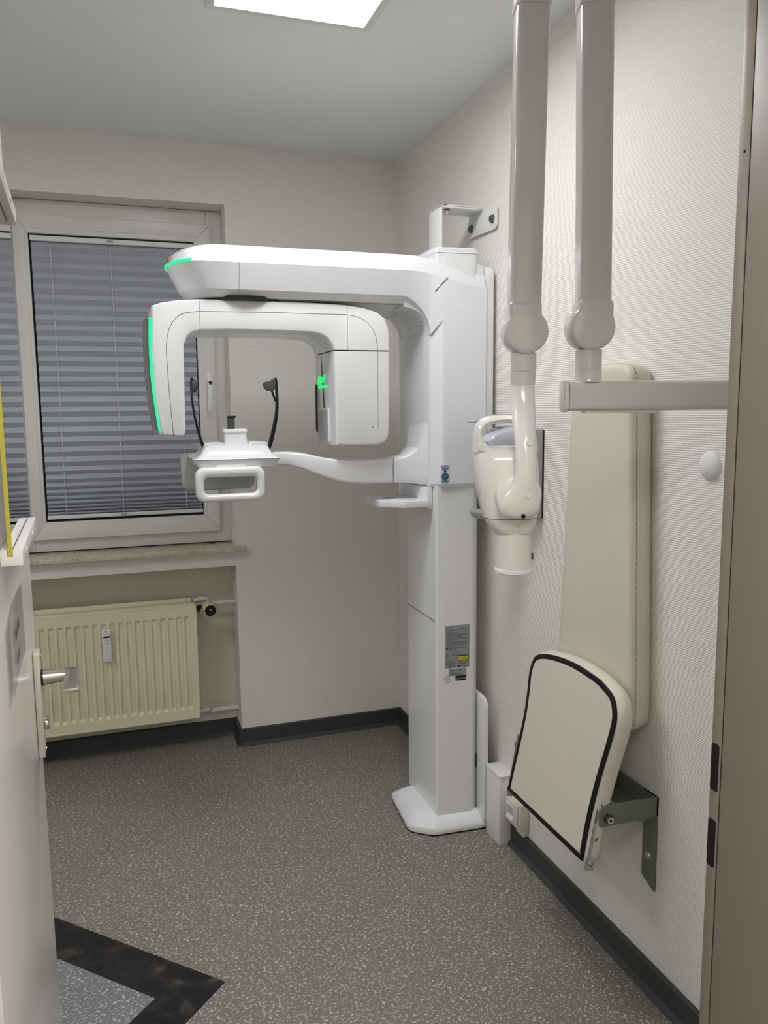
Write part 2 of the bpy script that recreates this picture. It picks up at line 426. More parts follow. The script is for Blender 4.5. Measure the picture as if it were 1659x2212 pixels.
# valve
va = obj('valve_body', cyl((-.945, .05, .646), (-.905, .05, .646), .009, 8), 'darkmetal', rad)
obj('valve_nut', cyl((-.940, .05, .640), (-.924, .05, .640), .0155, 6), 'darkmetal', va)
hd = obj('valve_head', cyl((-.893, .045, .646), (-.8875, -.008, .641), .0285, 24, .0275, b=.003), 'valve', rad)
obj('valve_cap', cyl((-.8873, -.0075, .641), (-.8868, -.0125, .6405), .0243, 24), 'black', hd)
tri = [(0, .008), (-.006, -.002), (.006, -.002)]
obj('cap_emblem', prism(tri, 'z', 0, .0002), 'inner', hd, T=frameM((-.8868, -.0128, .643), (1, .1, 0), (0, -.09, 1)))
obj('vent_plug', cyl((-.952, .05, .50), (-.94, .05, .50), .012, 16, .008), 'radiator', rad)
def pipe(name, zc, first):
    p = spline(first+[(-.86, .085, zc), (-.82, .085, zc), (-.766, .085, zc)], 5)
    o = tag(obj(name, tube(p, .0105, 12), 'pipe'), *(('white painted heating pipe running into the niche side above the valve', 'pipe') if zc > .4 else ('white painted heating pipe low in the niche beside the radiator', 'pipe')))
    obj('coupling', cyl((-.846, .085, zc), (-.826, .085, zc), .0135, 12), 'pipe', o)
    return o
pipe('heating_pipe', .652, [(-.95, .085, .668), (-.92, .085, .675), (-.895, .085, .672), (-.880, .085, .657)])
pipe('heating_pipe', .150, [(-.945, .06, .163), (-.92, .06, .166), (-.905, .065, .165), (-.892, .082, .150)])
# heat cost allocator
al = thing('heat_meter', 'slim white heat cost meter with small display on the radiator front', 'meter', (-1.324, -.012, .459))
obj('housing', box(-1.342, -1.305, -.020, -.001, .460, .602, .003), 'white2', al)
obj('display', box(-1.335, -1.309, -.0206, -.0200, .565, .572), 'lcd', al, smooth=False)
obj('mark', prism(ell(-1.3235, .593, .006, .004, 12), 'y', -.0205, -.0200), 'inner', al)
TM = lambda x, z: frameM((x, -.0204, z), (1, 0, 0), (0, 0, 1))
text('lettering', 'techem', .0062, TM(-1.321, .580), 'printblack', al)
obj('logo', prism(ell(-1.336, .580, .0026, .002, 4), 'y', -.0206, -.0200), 'printblack', al, smooth=False)
text('lettering', 'data III', .0052, TM(-1.322, .556), 'print', al)
obj('logo', prism([(-1.319, .549), (-1.311, .551), (-1.311, .5535), (-1.319, .5515)], 'y', -.0206, -.0200), 'printblack', al, smooth=False)
obj('logo', prism([(-1.325, .542), (-1.321, .542), (-1.323, .538)], 'y', -.0206, -.0200), 'print', al, smooth=False)

# ------------------------------------------------------------------ ceiling panel lamps: one in view, two unseen ones added for fill
def panel(label, cx0, cx1, cy0, cy1, m, zb=2.56):
    t = thing('ceiling_light', label, 'lamp', ((cx0+cx1)/2, (cy0+cy1)/2, zb))
    bm = bmesh.new(); e = .022
    add_box(bm, cx0-e, cx0, cy0-e, cy1+e, zb-.006, H-.001); add_box(bm, cx1, cx1+e, cy0-e, cy1+e, zb-.006, H-.001)
    add_box(bm, cx0, cx1, cy0-e, cy0, zb-.006, H-.001); add_box(bm, cx0, cx1, cy1, cy1+e, zb-.006, H-.001)
    obj('frame', bm, 'white', t)
    obj('diffuser', box(cx0, cx1, cy0, cy1, zb, zb+.012), m, t, smooth=False)
panel('square white framed light panel glowing on the ceiling', -.953, -.546, -1.245-.41, -1.245, 'diffuser')
panel('unseen square fill light panel added on the ceiling behind the open door', -2.55, -2.14, -1.245-.41, -1.245, 'diffuser')  # unseen panel, added to brighten the back wall and ceiling
panel('unseen fill light panel added on the corridor ceiling behind the viewer', -1.7, -.5, -4.05, -3.5, 'fill_diffuser')  # unseen panel, added to lift the lower room, door and tube head

# ------------------------------------------------------------------ panoramic x-ray machine
pm = thing('panoramic_xray_machine', 'tall white panoramic dental x-ray machine with green light strips by the right wall', 'x-ray machine', (-.18, -.845, 0))
# base
bp = rp([(-.03, -.67, .02), (-.30, -.70, .035), (-.325, -.965, .06), (-.25, -1.025, .06), (-.06, -1.035, .02), (-.03, -1.03, .01)], 6)
cxy = Vector((-.17, -.85))
def inset(poly, d): return [tuple(cxy+(Vector(p)-cxy)*(1-d/(Vector(p)-cxy).length)) for p in poly]
obj('base', loft([[(*p, z) for p in inset(bp, d)] for z, d in ((.006, .004), (.018, 0), (.03, .004), (.055, .045), (.06, .06))]), 'plastic', pm, ang=40)
obj('base_foot', prism(inset(bp, .006), 'z', .0, .008), 'black', pm)
# column
def colplan(d=0): return rp([(-.222+d, -.982, .012), (-.085-d, -.994, .02), (-.064-d, -.975, .004), (-.064-d, -.71, .01), (-.1, -.69, .01), (-.222+d, -.698, .008)], 4)
obj('column', prism(colplan(), 'z', .05, 2.02, 0), 'plastic2', pm, ang=20)
obj('column_cap', loft([[(*p, z) for p in inset(colplan(), d)] for z, d in ((2.0205, -.002), (2.034, -.002), (2.039, .004))]), 'plastic', pm)
bm = prism([(-.2225, -.970), (-.2225, -.708), (-.2235, -.708), (-.2235, -.970)], 'z', .773, .7745)
obj('cover_seam', bm, 'seam', pm, smooth=False)
cov = obj('cable_cover', prism(rp([(-.975, .04, 0), (-1.041, .04, 0), (-1.041, .49, .04), (-.90, .50, .01), (-.90, .04, 0)], 6), 'x', -.060, -.046, .0015), 'plastic2', pm)
obj('slot', box(-.067, -.062, -.9785, -.974, .215, .265), 'darkmetal', pm)
obj('screw_cap', cyl((-.0595, -.99, .23), (-.062, -.99, .23), .006, 12), 'plastic2', cov)
# rating plate and stickers on the column
TP = lambda x, z, y=-.9915: frameM((x, y, z), (1, -.085, 0), (0, 0, 1))
def flat(name, pts, T, m, parent, h=.0004): return obj(name, prism(pts, 'z', 0, h), m, parent, T=T, smooth=False)
def rect(a, b, c, d): return [(a, c), (b, c), (b, d), (a, d)]
T0 = TP(-.144, .679, -.9895)
rpl = flat('rating_plate', rp([(-.045, -.0775, .002), (.045, -.0775, .002), (.045, .0775, .002), (-.045, .0775, .002)], 2), T0, 'plate', pm)
def at(T, x, y, h=.0005): return T @ Matrix.Translation((x, y, h))
text('lettering', 'vatech', .0085, at(T0, -.031, .068), 'printred', rpl)
flat('logo', [(.0-.022, .074), (-.0195, .0705), (-.017, .074), (-.0195, .0725)], at(T0, 0, 0), 'printblack', rpl)
bm = bmesh.new(); rr = random.Random(3)
def row(y, a, b, hgt=.0018):
    x = a
    while x < b-.003:
        l = rr.uniform(.003, .010); prism(rect(x, min(x+l, b), y-hgt/2, y+hgt/2), 'z', .0004, .0006, bm=bm); x += l+.0012
for y, a, b in ((.064, .01, .040), (.059, -.041, .004), (.054, -.041, -.015), (.050, -.041, .004), (.0465, -.041, .015), (.043, -.04, .04), (.0395, -.04, .022), (.036, -.04, .018),
                (.031, -.04, .038), (.0275, -.04, .038), (.024, -.04, -.02), (.018, -.04, .038), (.0145, -.04, .04), (.011, -.04, .034), (.0075, -.04, .04), (.004, -.04, .036),
                (-.002, -.03, .034), (-.0055, -.03, .042), (-.009, -.03, .0), (-.0125, -.03, -.015), (-.019, -.026, .008), (-.0245, -.026, -.005), (-.027, -.01, .013), (-.031, -.026, .038),
                (-.046, -.038, -.008), (-.052, -.041, -.02), (-.0555, -.041, -.002), (-.059, -.041, -.002), (-.0625, -.041, -.012), (-.068, -.041, -.01), (-.0565, .004, .04), (-.060, .004, .04), (-.064, .004, .038)):
    row(y, a, b)
pr = obj('fine_print', bm, 'print', rpl, T=T0, smooth=False); pr['kind'] = 'stuff'
flat('factory_icon', [(-.042, -.008), (-.035, -.008), (-.035, .0), (-.037, .0), (-.037, -.004), (-.0395, -.002), (-.042, -.004)], at(T0, 0, 0), 'printblack', rpl)
wt = flat('warning_triangle', [(-.043, -.036), (-.030, -.036), (-.0365, -.025)], at(T0, 0, 0), 'printblack', rpl)
flat('triangle_fill', [(-.0405, -.0348), (-.0325, -.0348), (-.0365, -.028)], at(T0, 0, 0, .0010), 'orange', rpl)
flat('laser_label_border', rect(.001, .041, -.0515, -.033), at(T0, 0, 0), 'printblack', rpl)
flat('laser_label', rect(.0035, .0385, -.049, -.0355), at(T0, 0, 0, .0010), 'lyellow', rpl)
text('lettering', 'LASER RADIATION', .0034, at(T0, .021, -.0422, .0016), 'printblack', rpl)
flat('symbol', ell(-.028, -.0725, .0018, .003, 8), at(T0, 0, 0), 'printblack', rpl)
text('lettering', 'C E', .008, at(T0, -.017, -.0722), 'printblack', rpl)
flat('symbol', ell(.005, -.0722, .0042, .0042, 16), at(T0, 0, 0), 'navy', rpl)
flat('symbol', rect(.014, .0175, -.0755, -.069), at(T0, 0, 0), 'print', rpl)
flat('symbol', ell(.026, -.0715, .003, .004, 10), at(T0, 0, 0), 'print', rpl)
T1 = TP(-.143, .585, -.9895)
sp = flat('serial_plate', rect(-.033, .033, -.0125, .0135), T1, 'plate', pm)
text('lettering', '2019-07-18', .0082, at(T1, -.006, .006), 'printblack', sp)
text('lettering', '068-021224', .0082, at(T1, -.006, -.0055), 'printblack', sp)
T2 = TP(-.1305, .564, -.9905)
bc = flat('barcode_sticker', rp([(-.0205, -.0108, .002), (.0205, -.0108, .002), (.0205, .0108, .002), (-.0205, .0108, .002)], 2), T2, 'printblack', pm)
flat('barcode_field', rect(-.020, .020, -.006, -.0005), at(T2, 0, 0), 'plate', bc)
bm = bmesh.new(); x = -.013
while x < .013: wd = rr.choice((.0007, .0014)); prism(rect(x, x+wd, -.0058, -.0012), 'z', .0009, .0011, bm=bm); x += wd+rr.choice((.0006, .001))
b_ = obj('barcode_bars', bm, 'printblack', bc, T=T2, smooth=False); b_['kind'] = 'stuff'
T3 = TP(-.181, .562, -.9860)
sq = flat('test_seal', ell(0, 0, .0135, .0135, 24), T3, 'white2', pm)
bm = bmesh.new(); n = 24
for i in range(n):
    if i in (1, 2, 13): continue
    a, b = 2*pi*i/n, 2*pi*(i+1)/n
    prism([(.0122*cos(a), .0122*sin(a)), (.0135*cos(a), .0135*sin(a)), (.0135*cos(b), .0135*sin(b)), (.0122*cos(b), .0122*sin(b))], 'z', .0004, .0006, bm=bm)
obj('seal_ring', bm, 'print', sq, T=T3, smooth=False)
bm = bmesh.new()
for y, a in ((.006, .007), (.002, .008), (-.001, .0095), (-.004, .009), (-.0085, .006)): prism(rect(-a, a, y-.0006, y+.0006), 'z', .0004, .0006, bm=bm)
b_ = obj('fine_print', bm, 'print', sq, T=T3, smooth=False); b_['kind'] = 'stuff'

# carriage riding on the column
cp = rp([(-.045, -1.0, 0), (-.203, -1.0, .012), (-.236, -.962, .03), (-.244, -.76, .02), (-.236, -.66, .03), (-.19, -.615, .01), (-.045, -.615, 0)], 4)
def ztop(x): return 1.7615 if x < -.237 else (1.7605+(x+.237)/.03*.040 if x < -.207 else 1.8005+(x+.207)*(1.914-1.8005)/.160)
bm = bmesh.new()
A0 = [(*p, 1.256) for p in cp]; A1 = [(*p, 1.262) for p in cp]
c0 = [(-.14+(p[0]+.14)*.95, -.81+(p[1]+.81)*.97, 1.245) for p in cp]
A2 = [(*p, ztop(p[0])) for p in cp]
car = obj('carriage', loft([c0, A0, A1, A2], bm), 'plastic', pm, ang=20)
obj('rear_cover', prism(rp([(-.995, 1.247, .01), (-.995, 1.985, .03), (-.63, 1.985, .02), (-.63, 1.247, .01)], 5), 'x', -.0445, -.014, .004), 'plastic2', pm)
obj('rear_bridge', prism([(-.20, 1.93), (-.046, 1.93), (-.046, 1.985), (-.20, 2.015)], 'y', -.985, -.64, .004), 'plastic', pm)
# concave fillet between arm and carriage front
arc = [(-.225, 1.70)]
for i in range(9):
    t = i/8*pi/2; arc.append((-.325+.088*cos(t)+.0, 1.757+.088*sin(t)))
arc += [(-.325, 1.87), (-.225, 1.87)]
obj('inner_fillet', prism(arc, 'y', -.958, -.672, .004, 2, ang=60), 'plastic', pm)
obj('cover_seam', tube([(-.186, -1.0002, 1.9385), (-.224, -.9985, 1.900), (-.258, -.9755, 1.852)], .0016, 6), 'seam', pm)

# overhead arm
yc = -.835
tip = [(-.985, -1.0), (-1.012, -.988), (-1.038, -.960), (-1.062, -.905), (-1.075, -.845)]
xs_ = [-.047, -.10, -.16, -.207, -.222, -.237, -.2395, -.246, -.256, -.272, -.29, -.31, -.328, -.45, -.70]
full = [(x, -1.0) for x in xs_]+tip+[(x, 2*yc-y) for x, y in tip[:-1][::-1]]+[(x, -.67) for x in xs_[::-1]]
def drop(x):
    t = min(max((x+.31)/.265, 0), 1); return -.043*t*t*(3-2*t)-.004*t
def zlow(x):
    if x < -.237: return 1.757+.090*math.sqrt(max(0, 1-(max(x, -.327)+.327)**2/.0081))
    if x < -.207: return 1.757+(x+.237)/.03*.040
    return 1.797+(x+.207)*(1.9105-1.797)/.160
def ring(z, d, dt, lower=False):
    out = []
    for x, y in full:
        dd_ = d; zz = z+drop(x)
        if lower and x > -.327:
            t = min(max((x+.237)/.03, 0), 1); u = min((x+.327)/.09, 1)
            dd_ = d*(1-t)+.0006*t
            zz = zlow(x)+(z-1.847)*(1-u)
        yy = yc+(y-yc)*(1-dd_/.165)
        xx = x + (dt*min(1, (-.80-x)/.2) if x < -.80 else 0)
        out.append((xx, yy, zz))
    return out
def arm_solid(z_lo):
    lo = [(1.857, .075, .085, True), (1.857, .047, .062, True), (1.879, .025, .036, True), (1.9548, 0, 0)]
    hi = [(1.9550, 0, 0), (1.985, .006, .012), (2.000, .012, .03), (2.008, .022, .05), (2.014, .05, .10), (2.016, .10, .2)]
    return loft([ring(*r) for r in (lo if z_lo else hi)])
up = obj('arm_top_cover', arm_solid(False), 'plastic', pm, ang=24)
bm = arm_solid(True); cut(bm, (-.8697, 0, 0), (1, 0, 0)); obj('arm_end_cover', bm, 'plastic', pm, ang=24)
bm = arm_solid(True); cut(bm, (-.8685, 0, 0), (-1, 0, 0)); obj('arm_side_cover', bm, 'plastic', pm, ang=24)
bm = bmesh.new(); add_box(bm, -.90, -.80, -.93, -.74, 1.87, 1.95); obj('arm_core', bm, 'black', pm)
# green light line round the arm tip
lp = [(-1.009, -.991), (-1.022, -.9805), (-1.038, -.962), (-1.062, -.907), (-1.0755, -.845), (-1.062, -.765), (-1.048, -.72)]
lp = spline(lp, 4)
rg = []
for i, (x, y) in enumerate(lp):
    t = i/(len(lp)-1); hgt = .0050
    a = Vector(lp[max(i-1, 0)]); b = Vector(lp[min(i+1, len(lp)-1)]); n = Vector((b.y-a.y, -(b.x-a.x))); n = n.normalized()
    if n.x > 0 and i > 3: n = -n
    if n.y > 0 and i <= 3: n = -n
    z = 1.9555
    rg.append([(x, y, z-.002), (x+n.x*.0022, y+n.y*.0022, z-.0015), (x+n.x*.0022, y+n.y*.0022, z+hgt), (x, y, z+hgt+.002)])
obj('green_light_line', loft(rg), 'green', pm)
obj('logo', box(-1.0725, -1.067, -.885, -.858, 1.964, 1.977), 'red', pm)
obj('pivot_disc', cyl((-.845, -.845, 1.8495), (-.845, -.845, 1.862), .128, 40), 'black', pm)
obj('pivot_hub', cyl((-.845, -.845, 1.83), (-.845, -.845, 1.851), .09, 32), 'black', pm)
for x in (-.335, -.36): obj('arm_screw', box(x, x+.012, -.79, -.784, 1.8505, 1.8525), 'seam', pm, smooth=False)

# rotating C-shaped gantry
gn, gf = -.95, -.690
outer = [(-1.108, 1.437), (-1.118, 1.45), (-1.130, 1.56), (-1.133, 1.70), (-1.127, 1.826), (-1.10, 1.836), (-1.05, 1.845), (-.987, 1.8497), (-.85, 1.8515), (-.70, 1.851), (-.58, 1.8497), (-.518, 1.8475),
         (-.46, 1.840), (-.415, 1.828), (-.388, 1.808), (-.373, 1.770), (-.3715, 1.70), (-.3745, 1.46), (-.378, 1.425), (-.393, 1.401), (-.42, 1.3915), (-.50, 1.391), (-.560, 1.395)]
inner = [(-.5645, 1.701), (-.572, 1.722), (-.586, 1.738), (-.605, 1.749), (-.630, 1.7545), (-.70, 1.757), (-.80, 1.7575), (-.90, 1.757), (-.985, 1.7545), (-1.010, 1.748), (-1.026, 1.735), (-1.036, 1.713), (-1.038, 1.69), (-1.0415, 1.46), (-1.045, 1.441), (-1.055, 1.433)]
def gsolid():
    bm = prism(outer+inner, 'y', gn, gf)
    return bev(bm, .011, 3, 60, lambda e: all(abs(v.co.y-gn) < 1e-5 for v in e.verts) or all(abs(v.co.y-gf) < 1e-5 for v in e.verts))
def gpart(name, cuts, m='plastic2', parent=pm):
    bm = gsolid()
    for co, no in cuts: cut(bm, co, no)
    return obj(name, bm, m, parent, ang=28)
dl = gpart('detector_arm', [((-.9876, 0, 0), (1, 0, 0))])
bmn = gpart('gantry_beam', [((-.9864, 0, 0), (-1, 0, 0)), ((-.5185, 0, 0), (1, 0, 0)), ((0, 0, 1.7035), (0, 0, -1))])
el = gpart('gantry_elbow', [((-.5173, 0, 0), (-1, 0, 0)), ((0, 0, 1.7035), (0, 0, -1))])
th = gpart('tube_housing', [((-.70, 0, 0), (-1, 0, 0)), ((0, 0, 1.6995), (0, 0, 1))])
obj('housing_gap', prism([(-.558, 1.695), (-.378, 1.695), (-.378, 1.708), (-.558, 1.708)], 'y', gn+.004, gf-.004), 'black', pm)
# front seam lines of gantry shells
sm = spline([(-1.079, 1.432), (-1.0845, 1.52), (-1.0885, 1.62), (-1.0895, 1.70), (-1.083, 1.745), (-1.066, 1.782), (-1.035, 1.805), (-.987, 1.8125)], 5)
obj('shell_seam', tube([(x, gn+.0002, z) for x, z in sm], .0009, 6, up=(0, 1, 0)), 'seam', dl)
obj('shell_seam', tube([(-.985, gn+.0002, 1.8125), (-.80, gn+.0002, 1.8155), (-.52, gn+.0002, 1.8155)], .0009, 6, up=(0, 1, 0)), 'seam', bmn)
sm = spline([(-.517, 1.8155), (-.475, 1.806), (-.443, 1.785), (-.424, 1.755), (-.417, 1.72), (-.4155, 1.704)], 5)
obj('shell_seam', tube([(x, gn+.0002, z) for x, z in sm], .0008, 6, up=(0, 1, 0)), 'seam', el)
obj('shell_seam', tube([(-.4155, gn+.0002, 1.699), (-.4165, gn+.0002, 1.45), (-.424, gn+.004, 1.40)], .0007, 6, up=(0, 1, 0)), 'seam', th)
# detector window and its green rim on the outer side of the left leg
dpath = [(-1.1175, 1.452), (-1.1285, 1.55), (-1.1335, 1.63), (-1.1340, 1.71), (-1.131, 1.79)]
dpath = spline(dpath, 5)
obj('detector_window', loft([[(x-.004, gn+.020, z), (x-.016, gn+.045, z), (x-.020, gn+.09, z), (x-.016, gf-.045, z), (x-.004, gf-.02, z), (x+.004, gf-.02, z), (x+.004, gn+.02, z)] for x, z in dpath]), 'smoke', dl, ang=40)
obj('window_rim', loft([[(x-.0045, gn+.013, z), (x-.0045, gn+.021, z), (x+.003, gn+.021, z), (x+.003, gn+.013, z)] for x, z in dpath]), 'ledcap', dl)
obj('green_light_strip', loft([[(x-.0055, gn+.008, z), (x-.0055, gn+.0125, z), (x+.004, gn+.0125, z), (x+.004, gn+.008, z)] for x, z in dpath]), 'green', dl)
obj('rim_foot', box(-1.121, -1.108, gn+.006, gf-.03, 1.437, 1.452, .003), 'ledcap', dl)
# inner face of the tube housing: slot, collimator plate, green emblem
fx = -.5645
T4 = frameM((fx-.002, -.86, 1.55), (0, -1, 0), (0, 0, 1))       # looks along -x
def inn(name, pts, m, h=.0012, dz=0, parent=th): return obj(name, prism(pts, 'z', -h, .004), m, parent, T=frameM((fx-.0005, -.86, 0), (0, -1, 0), (0, 0, 1)) @ Matrix.Scale(-1, 4, (0, 0, 1)) , smooth=False)
inn('collimator_frame', rp([(-.128, 1.402, .004), (.006, 1.402, .004), (.006, 1.517, .004), (-.128, 1.517, .004)], 2), 'plastic2', .001)
inn('collimator_plate', rp([(-.122, 1.406, .003), (.000, 1.406, .003), (.000, 1.511, .003), (-.122, 1.511, .003)], 2), 'holder', .0022)
inn('inner_slot', rp([(-.168, 1.44, .003), (-.156, 1.43, .003), (-.156, 1.605, .003), (-.168, 1.592, .003)], 2), 'black', .0012)
inn('panel_seam', [(-.055, 1.517), (-.0515, 1.517), (-.078, 1.695), (-.081, 1.695)], 'seam', .0006)
# emblem: a tooth outline with drop above a short word bar
em = lambda P: [(-.124+(u+.015)*2.55, v) for u, v in P]
inn('green_emblem', em([(-.012, 1.592), (-.015, 1.610), (-.010, 1.628), (.0, 1.624), (.010, 1.622), (.022, 1.632), (.020, 1.618), (.014, 1.606), (.004, 1.602), (-.004, 1.606), (-.007, 1.614), (-.008, 1.602), (-.006, 1.592)]), 'green2', .002)
inn('green_emblem_bar', em([(-.012, 1.584), (-.012, 1.592), (.032, 1.594), (.032, 1.586)]), 'green2', .002)
obj('sensor_dot', cyl((-.435, gn-.0006, 1.452), (-.435, gn+.002, 1.452), .0018, 8), 'black', th)

# chin support arm
sec = rp([(-.5, -.5, .14), (.5, -.5, .14), (.5, .5, .14), (-.5, .5, .14)], 3)
cpth = [((-.30, -.855, 1.302), .085, .086), ((-.345, -.857, 1.300), .080, .083), ((-.44, -.862, 1.297), .076, .082), ((-.52, -.875, 1.302), .072, .078),
        ((-.60, -.885, 1.322), .068, .064), ((-.66, -.88, 1.343), .064, .050), ((-.715, -.865, 1.353), .062, .043), ((-.78, -.855, 1.352), .062, .042)]
fl = spline([(*p, a, b) for p, a, b in cpth], 4)
sup = obj('chin_arm', sweep([((a[0], a[1], a[2]), a[3], a[4]) for a in fl], sec), 'plastic', pm, ang=35)
obj('shell_seam', tube([(-.345, -.8985, 1.345), (-.347, -.899, 1.30), (-.345, -.898, 1.26)], .001, 6, up=(0, 1, 0)), 'seam', sup)
obj('arm_socket', loft([[(x, yc2+dy*hw_, zc+dz*hh) for dy, dz in rp([(-1, -1, .3), (1, -1, .3), (1, 1, .3), (-1, 1, .3)], 3)] for x, yc2, hw_, zc, hh in
     ((-.346, -.856, .042, 1.301, .043), (-.30, -.855, .046, 1.304, .048), (-.262, -.852, .065, 1.315, .064), (-.236, -.85, .10, 1.36, .112))]), 'plastic', pm)
# chin rest body
def rr4(x0, x1, y0, y1, r=.02): return rp([(x0, y0, r), (x1, y0, r), (x1, y1, r), (x0, y1, r)], 4)
bm = loft([[(x, y, z) for x, y in rr4(*k)] for z, k in ((1.331, (-1.003, -.772, -.955, -.765)), (1.334, (-1.008, -.766, -.965, -.755)), (1.358, (-1.024, -.752, -.975, -.745)), (1.361, (-1.022, -.753, -.973, -.747)),
     (1.366, (-1.008, -.764, -.962, -.757)), (1.375, (-.997, -.773, -.953, -.764)), (1.388, (-.991, -.780, -.946, -.770)), (1.402, (-.987, -.785, -.940, -.775)))])
cr = obj('chin_rest', bm, 'plastic', pm, ang=35)
bm = bmesh.new()
for sgn in (0,):
    prism([(-.986, 1.400), (-.925, 1.4015), (-.9215, 1.396), (-.8425, 1.396), (-.839, 1.4015), (-.787, 1.400), (-.787, 1.409), (-.838, 1.4105), (-.8425, 1.401), (-.9215, 1.401), (-.9255, 1.4105), (-.984, 1.409)], 'y', -.938, -.78, .001, bm=bm)
obj('rest_top', bm, 'plastic', cr)
obj('rest_seam', loft([[(x, y, z) for x, y in rr4(-1.0245, -.7515, -.9755, -.7445)] for z in (1.3585, 1.3598)]), 'seam', cr)
obj('chin_post', bev(loft([[(x, y, z) for x, y in rr4(*k)] for z, k in ((1.398, (-.920, -.843, -.90, -.83, .008)), (1.440, (-.917, -.847, -.895, -.835, .008)), (1.444, (-.922, -.843, -.90, -.83, .008)), (1.452, (-.920, -.845, -.898, -.832, .008)))]), .001), 'plastic', cr)
bt = obj('bite_post', prism([(-.902, 1.448), (-.8805, 1.448), (-.880, 1.488), (-.876, 1.488), (-.876, 1.4935), (-.9015, 1.4935)], 'y', -.872, -.858, .001), 'dgrey', cr)
obj('bite_tip', prism([(-.9018, 1.489), (-.8755, 1.489), (-.8755, 1.4945), (-.9018, 1.4945)], 'y', -.8745, -.8565, .001), 'black', bt)
# hand grips: rounded ring in front, rounded plate behind
def gring(x0, x1, z0, z1, r, ti, y0, y1):
    o_ = rp([(x0, z0, r), (x1, z0, r), (x1, z1, r), (x0, z1, r)], 6); i_ = rp([(x0+ti, z0+ti, r*.55), (x1-ti, z0+ti, r*.55), (x1-ti, z1-ti*1.3, r*.55), (x0+ti, z1-ti*1.3, r*.55)], 6)
    bm = bmesh.new(); n = len(o_)
    def mid(a, b, t): return (a[0]+(b[0]-a[0])*t, a[1]+(b[1]-a[1])*t)
    prof = [(0, .3), (0, .7), (.12, .92), (.3, 1), (.7, 1), (.88, .92), (1, .7), (1, .3), (.88, .08), (.7, 0), (.3, 0), (.12, .08)]
    R = [[bm.verts.new((mid(o_[i], i_[i], t)[0], y0+(y1-y0)*v, mid(o_[i], i_[i], t)[1])) for t, v in prof] for i in range(n)]
    for i in range(n):
        a, b = R[i], R[(i+1) % n]
        for j in range(len(prof)): bm.faces.new((a[j], b[j], b[(j+1) % len(prof)], a[(j+1) % len(prof)]))
    return bm
g1 = obj('hand_grip', gring(-1.021, -.806, 1.228, 1.338, .028, .025, -.988, -.942), 'plastic2', pm, ang=50)
for x, z in ((-.998, 1.312), (-.829, 1.314), (-.998, 1.236), (-.832, 1.240)): obj('screw_cap', cyl((x, -.9855, z), (x, -.9838, z), .006, 12), 'inner', g1)
g2 = obj('rear_grip', prism(rp([(-1.045, 1.245, .03), (-.80, 1.245, .03), (-.80, 1.372, .02), (-1.045, 1.372, .02)], 5), 'y', -.765, -.722, .012), 'inner', pm)
for x, z in ((-1.013, 1.262), (-.838, 1.264)): obj('screw_cap', cyl((x, -.7655, z), (x, -.764, z), .006, 12), 'holder', g2)
obj('grip_mount', box(-.955, -.865, -.972, -.95, 1.305, 1.345, .004), 'plastic2', g1)
# temple supports
def temple(nm, pts, hinge, pad, s):
    sw = spline(pts, 5)
    t = obj(nm, sweep([(p[:3], p[3]*1.35, p[4]*1.25) for p in sw], rp([(-.5, -.5, .2), (.5, -.5, .2), (.5, .5, .2), (-.5, .5, .2)], 2), (0, 1, 0)), 'blackgloss', pm)
    obj('hinge_knob', cyl((hinge[0]-.006*s, hinge[1], hinge[2]), (hinge[0]+.010*s, hinge[1], hinge[2]), .0105, 16, b=.002), 'black', t)
    obj('hinge_ring', cyl((hinge[0]+.002*s, hinge[1], hinge[2]), (hinge[0]+.0055*s, hinge[1], hinge[2]), .0112, 16), 'chrome', t)
    return t
tl = temple('temple_support', [(-.9785, -.90, 1.378, .006, .016), (-.987, -.90, 1.40, .007, .016), (-1.0, -.89, 1.45, .006, .013), (-1.008, -.88, 1.50, .005, .010), (-1.0125, -.87, 1.55, .005, .009), (-1.012, -.865, 1.60, .006, .014), (-1.009, -.865, 1.616, .005, .012)], (-.972, -.915, 1.391), None, 1)
obj('temple_pad', loft([[(x, -.865+a*.5, 1.590+b) for a, b in ell(0, 0, r1, r2, 14)] for x, r1, r2 in ((-1.011, .026, .019), (-1.006, .028, .022), (-.998, .024, .020), (-.993, .014, .012))]), 'dgrey', tl)
tr = temple('temple_support', [(-.783, -.90, 1.378, .006, .016), (-.773, -.90, 1.40, .009, .016), (-.757, -.89, 1.45, .009, .015), (-.7445, -.88, 1.50, .008, .013), (-.7395, -.87, 1.55, .007, .010), (-.7405, -.865, 1.60, .007, .014), (-.744, -.865, 1.616, .006, .012)], (-.791, -.915, 1.391), None, -1)
obj('temple_pad', prism(spline([(-.744, 1.612), (-.752, 1.6115), (-.760, 1.606), (-.776, 1.603), (-.7815, 1.595), (-.777, 1.582), (-.765, 1.574), (-.752, 1.575), (-.743, 1.583)], 3), 'y', -.878, -.848, .004), 'dgrey', tr)
obj('pad_clip', cyl((-.756, -.865, 1.576), (-.7445, -.87, 1.54), .0035, 8), 'black', tr)
# tray below the carriage
obj('tray_bracket', prism(rp([(-.223, -.955, .004), (-.244, -.955, .004), (-.263, -.72, .01), (-.245, -.70, .01), (-.223, -.70, 0)], 3), 'z', 1.168, 1.2445, .002), 'plastic', pm)
ty = obj('tray', prism(rp([(-.235, -.962, .006), (-.325, -.962, .012), (-.400, -.905, .012), (-.405, -.75, .01), (-.235, -.72, .006)], 4), 'z', 1.176, 1.199, .003), 'plastic', pm)
obj('tray_slot', box(-.36, -.32, -.85, -.842, 1.1985, 1.1996), 'seam', ty, smooth=False)
obj('tray_slot', box(-.36, -.32, -.83, -.822, 1.1985, 1.1996), 'seam', ty, smooth=False)
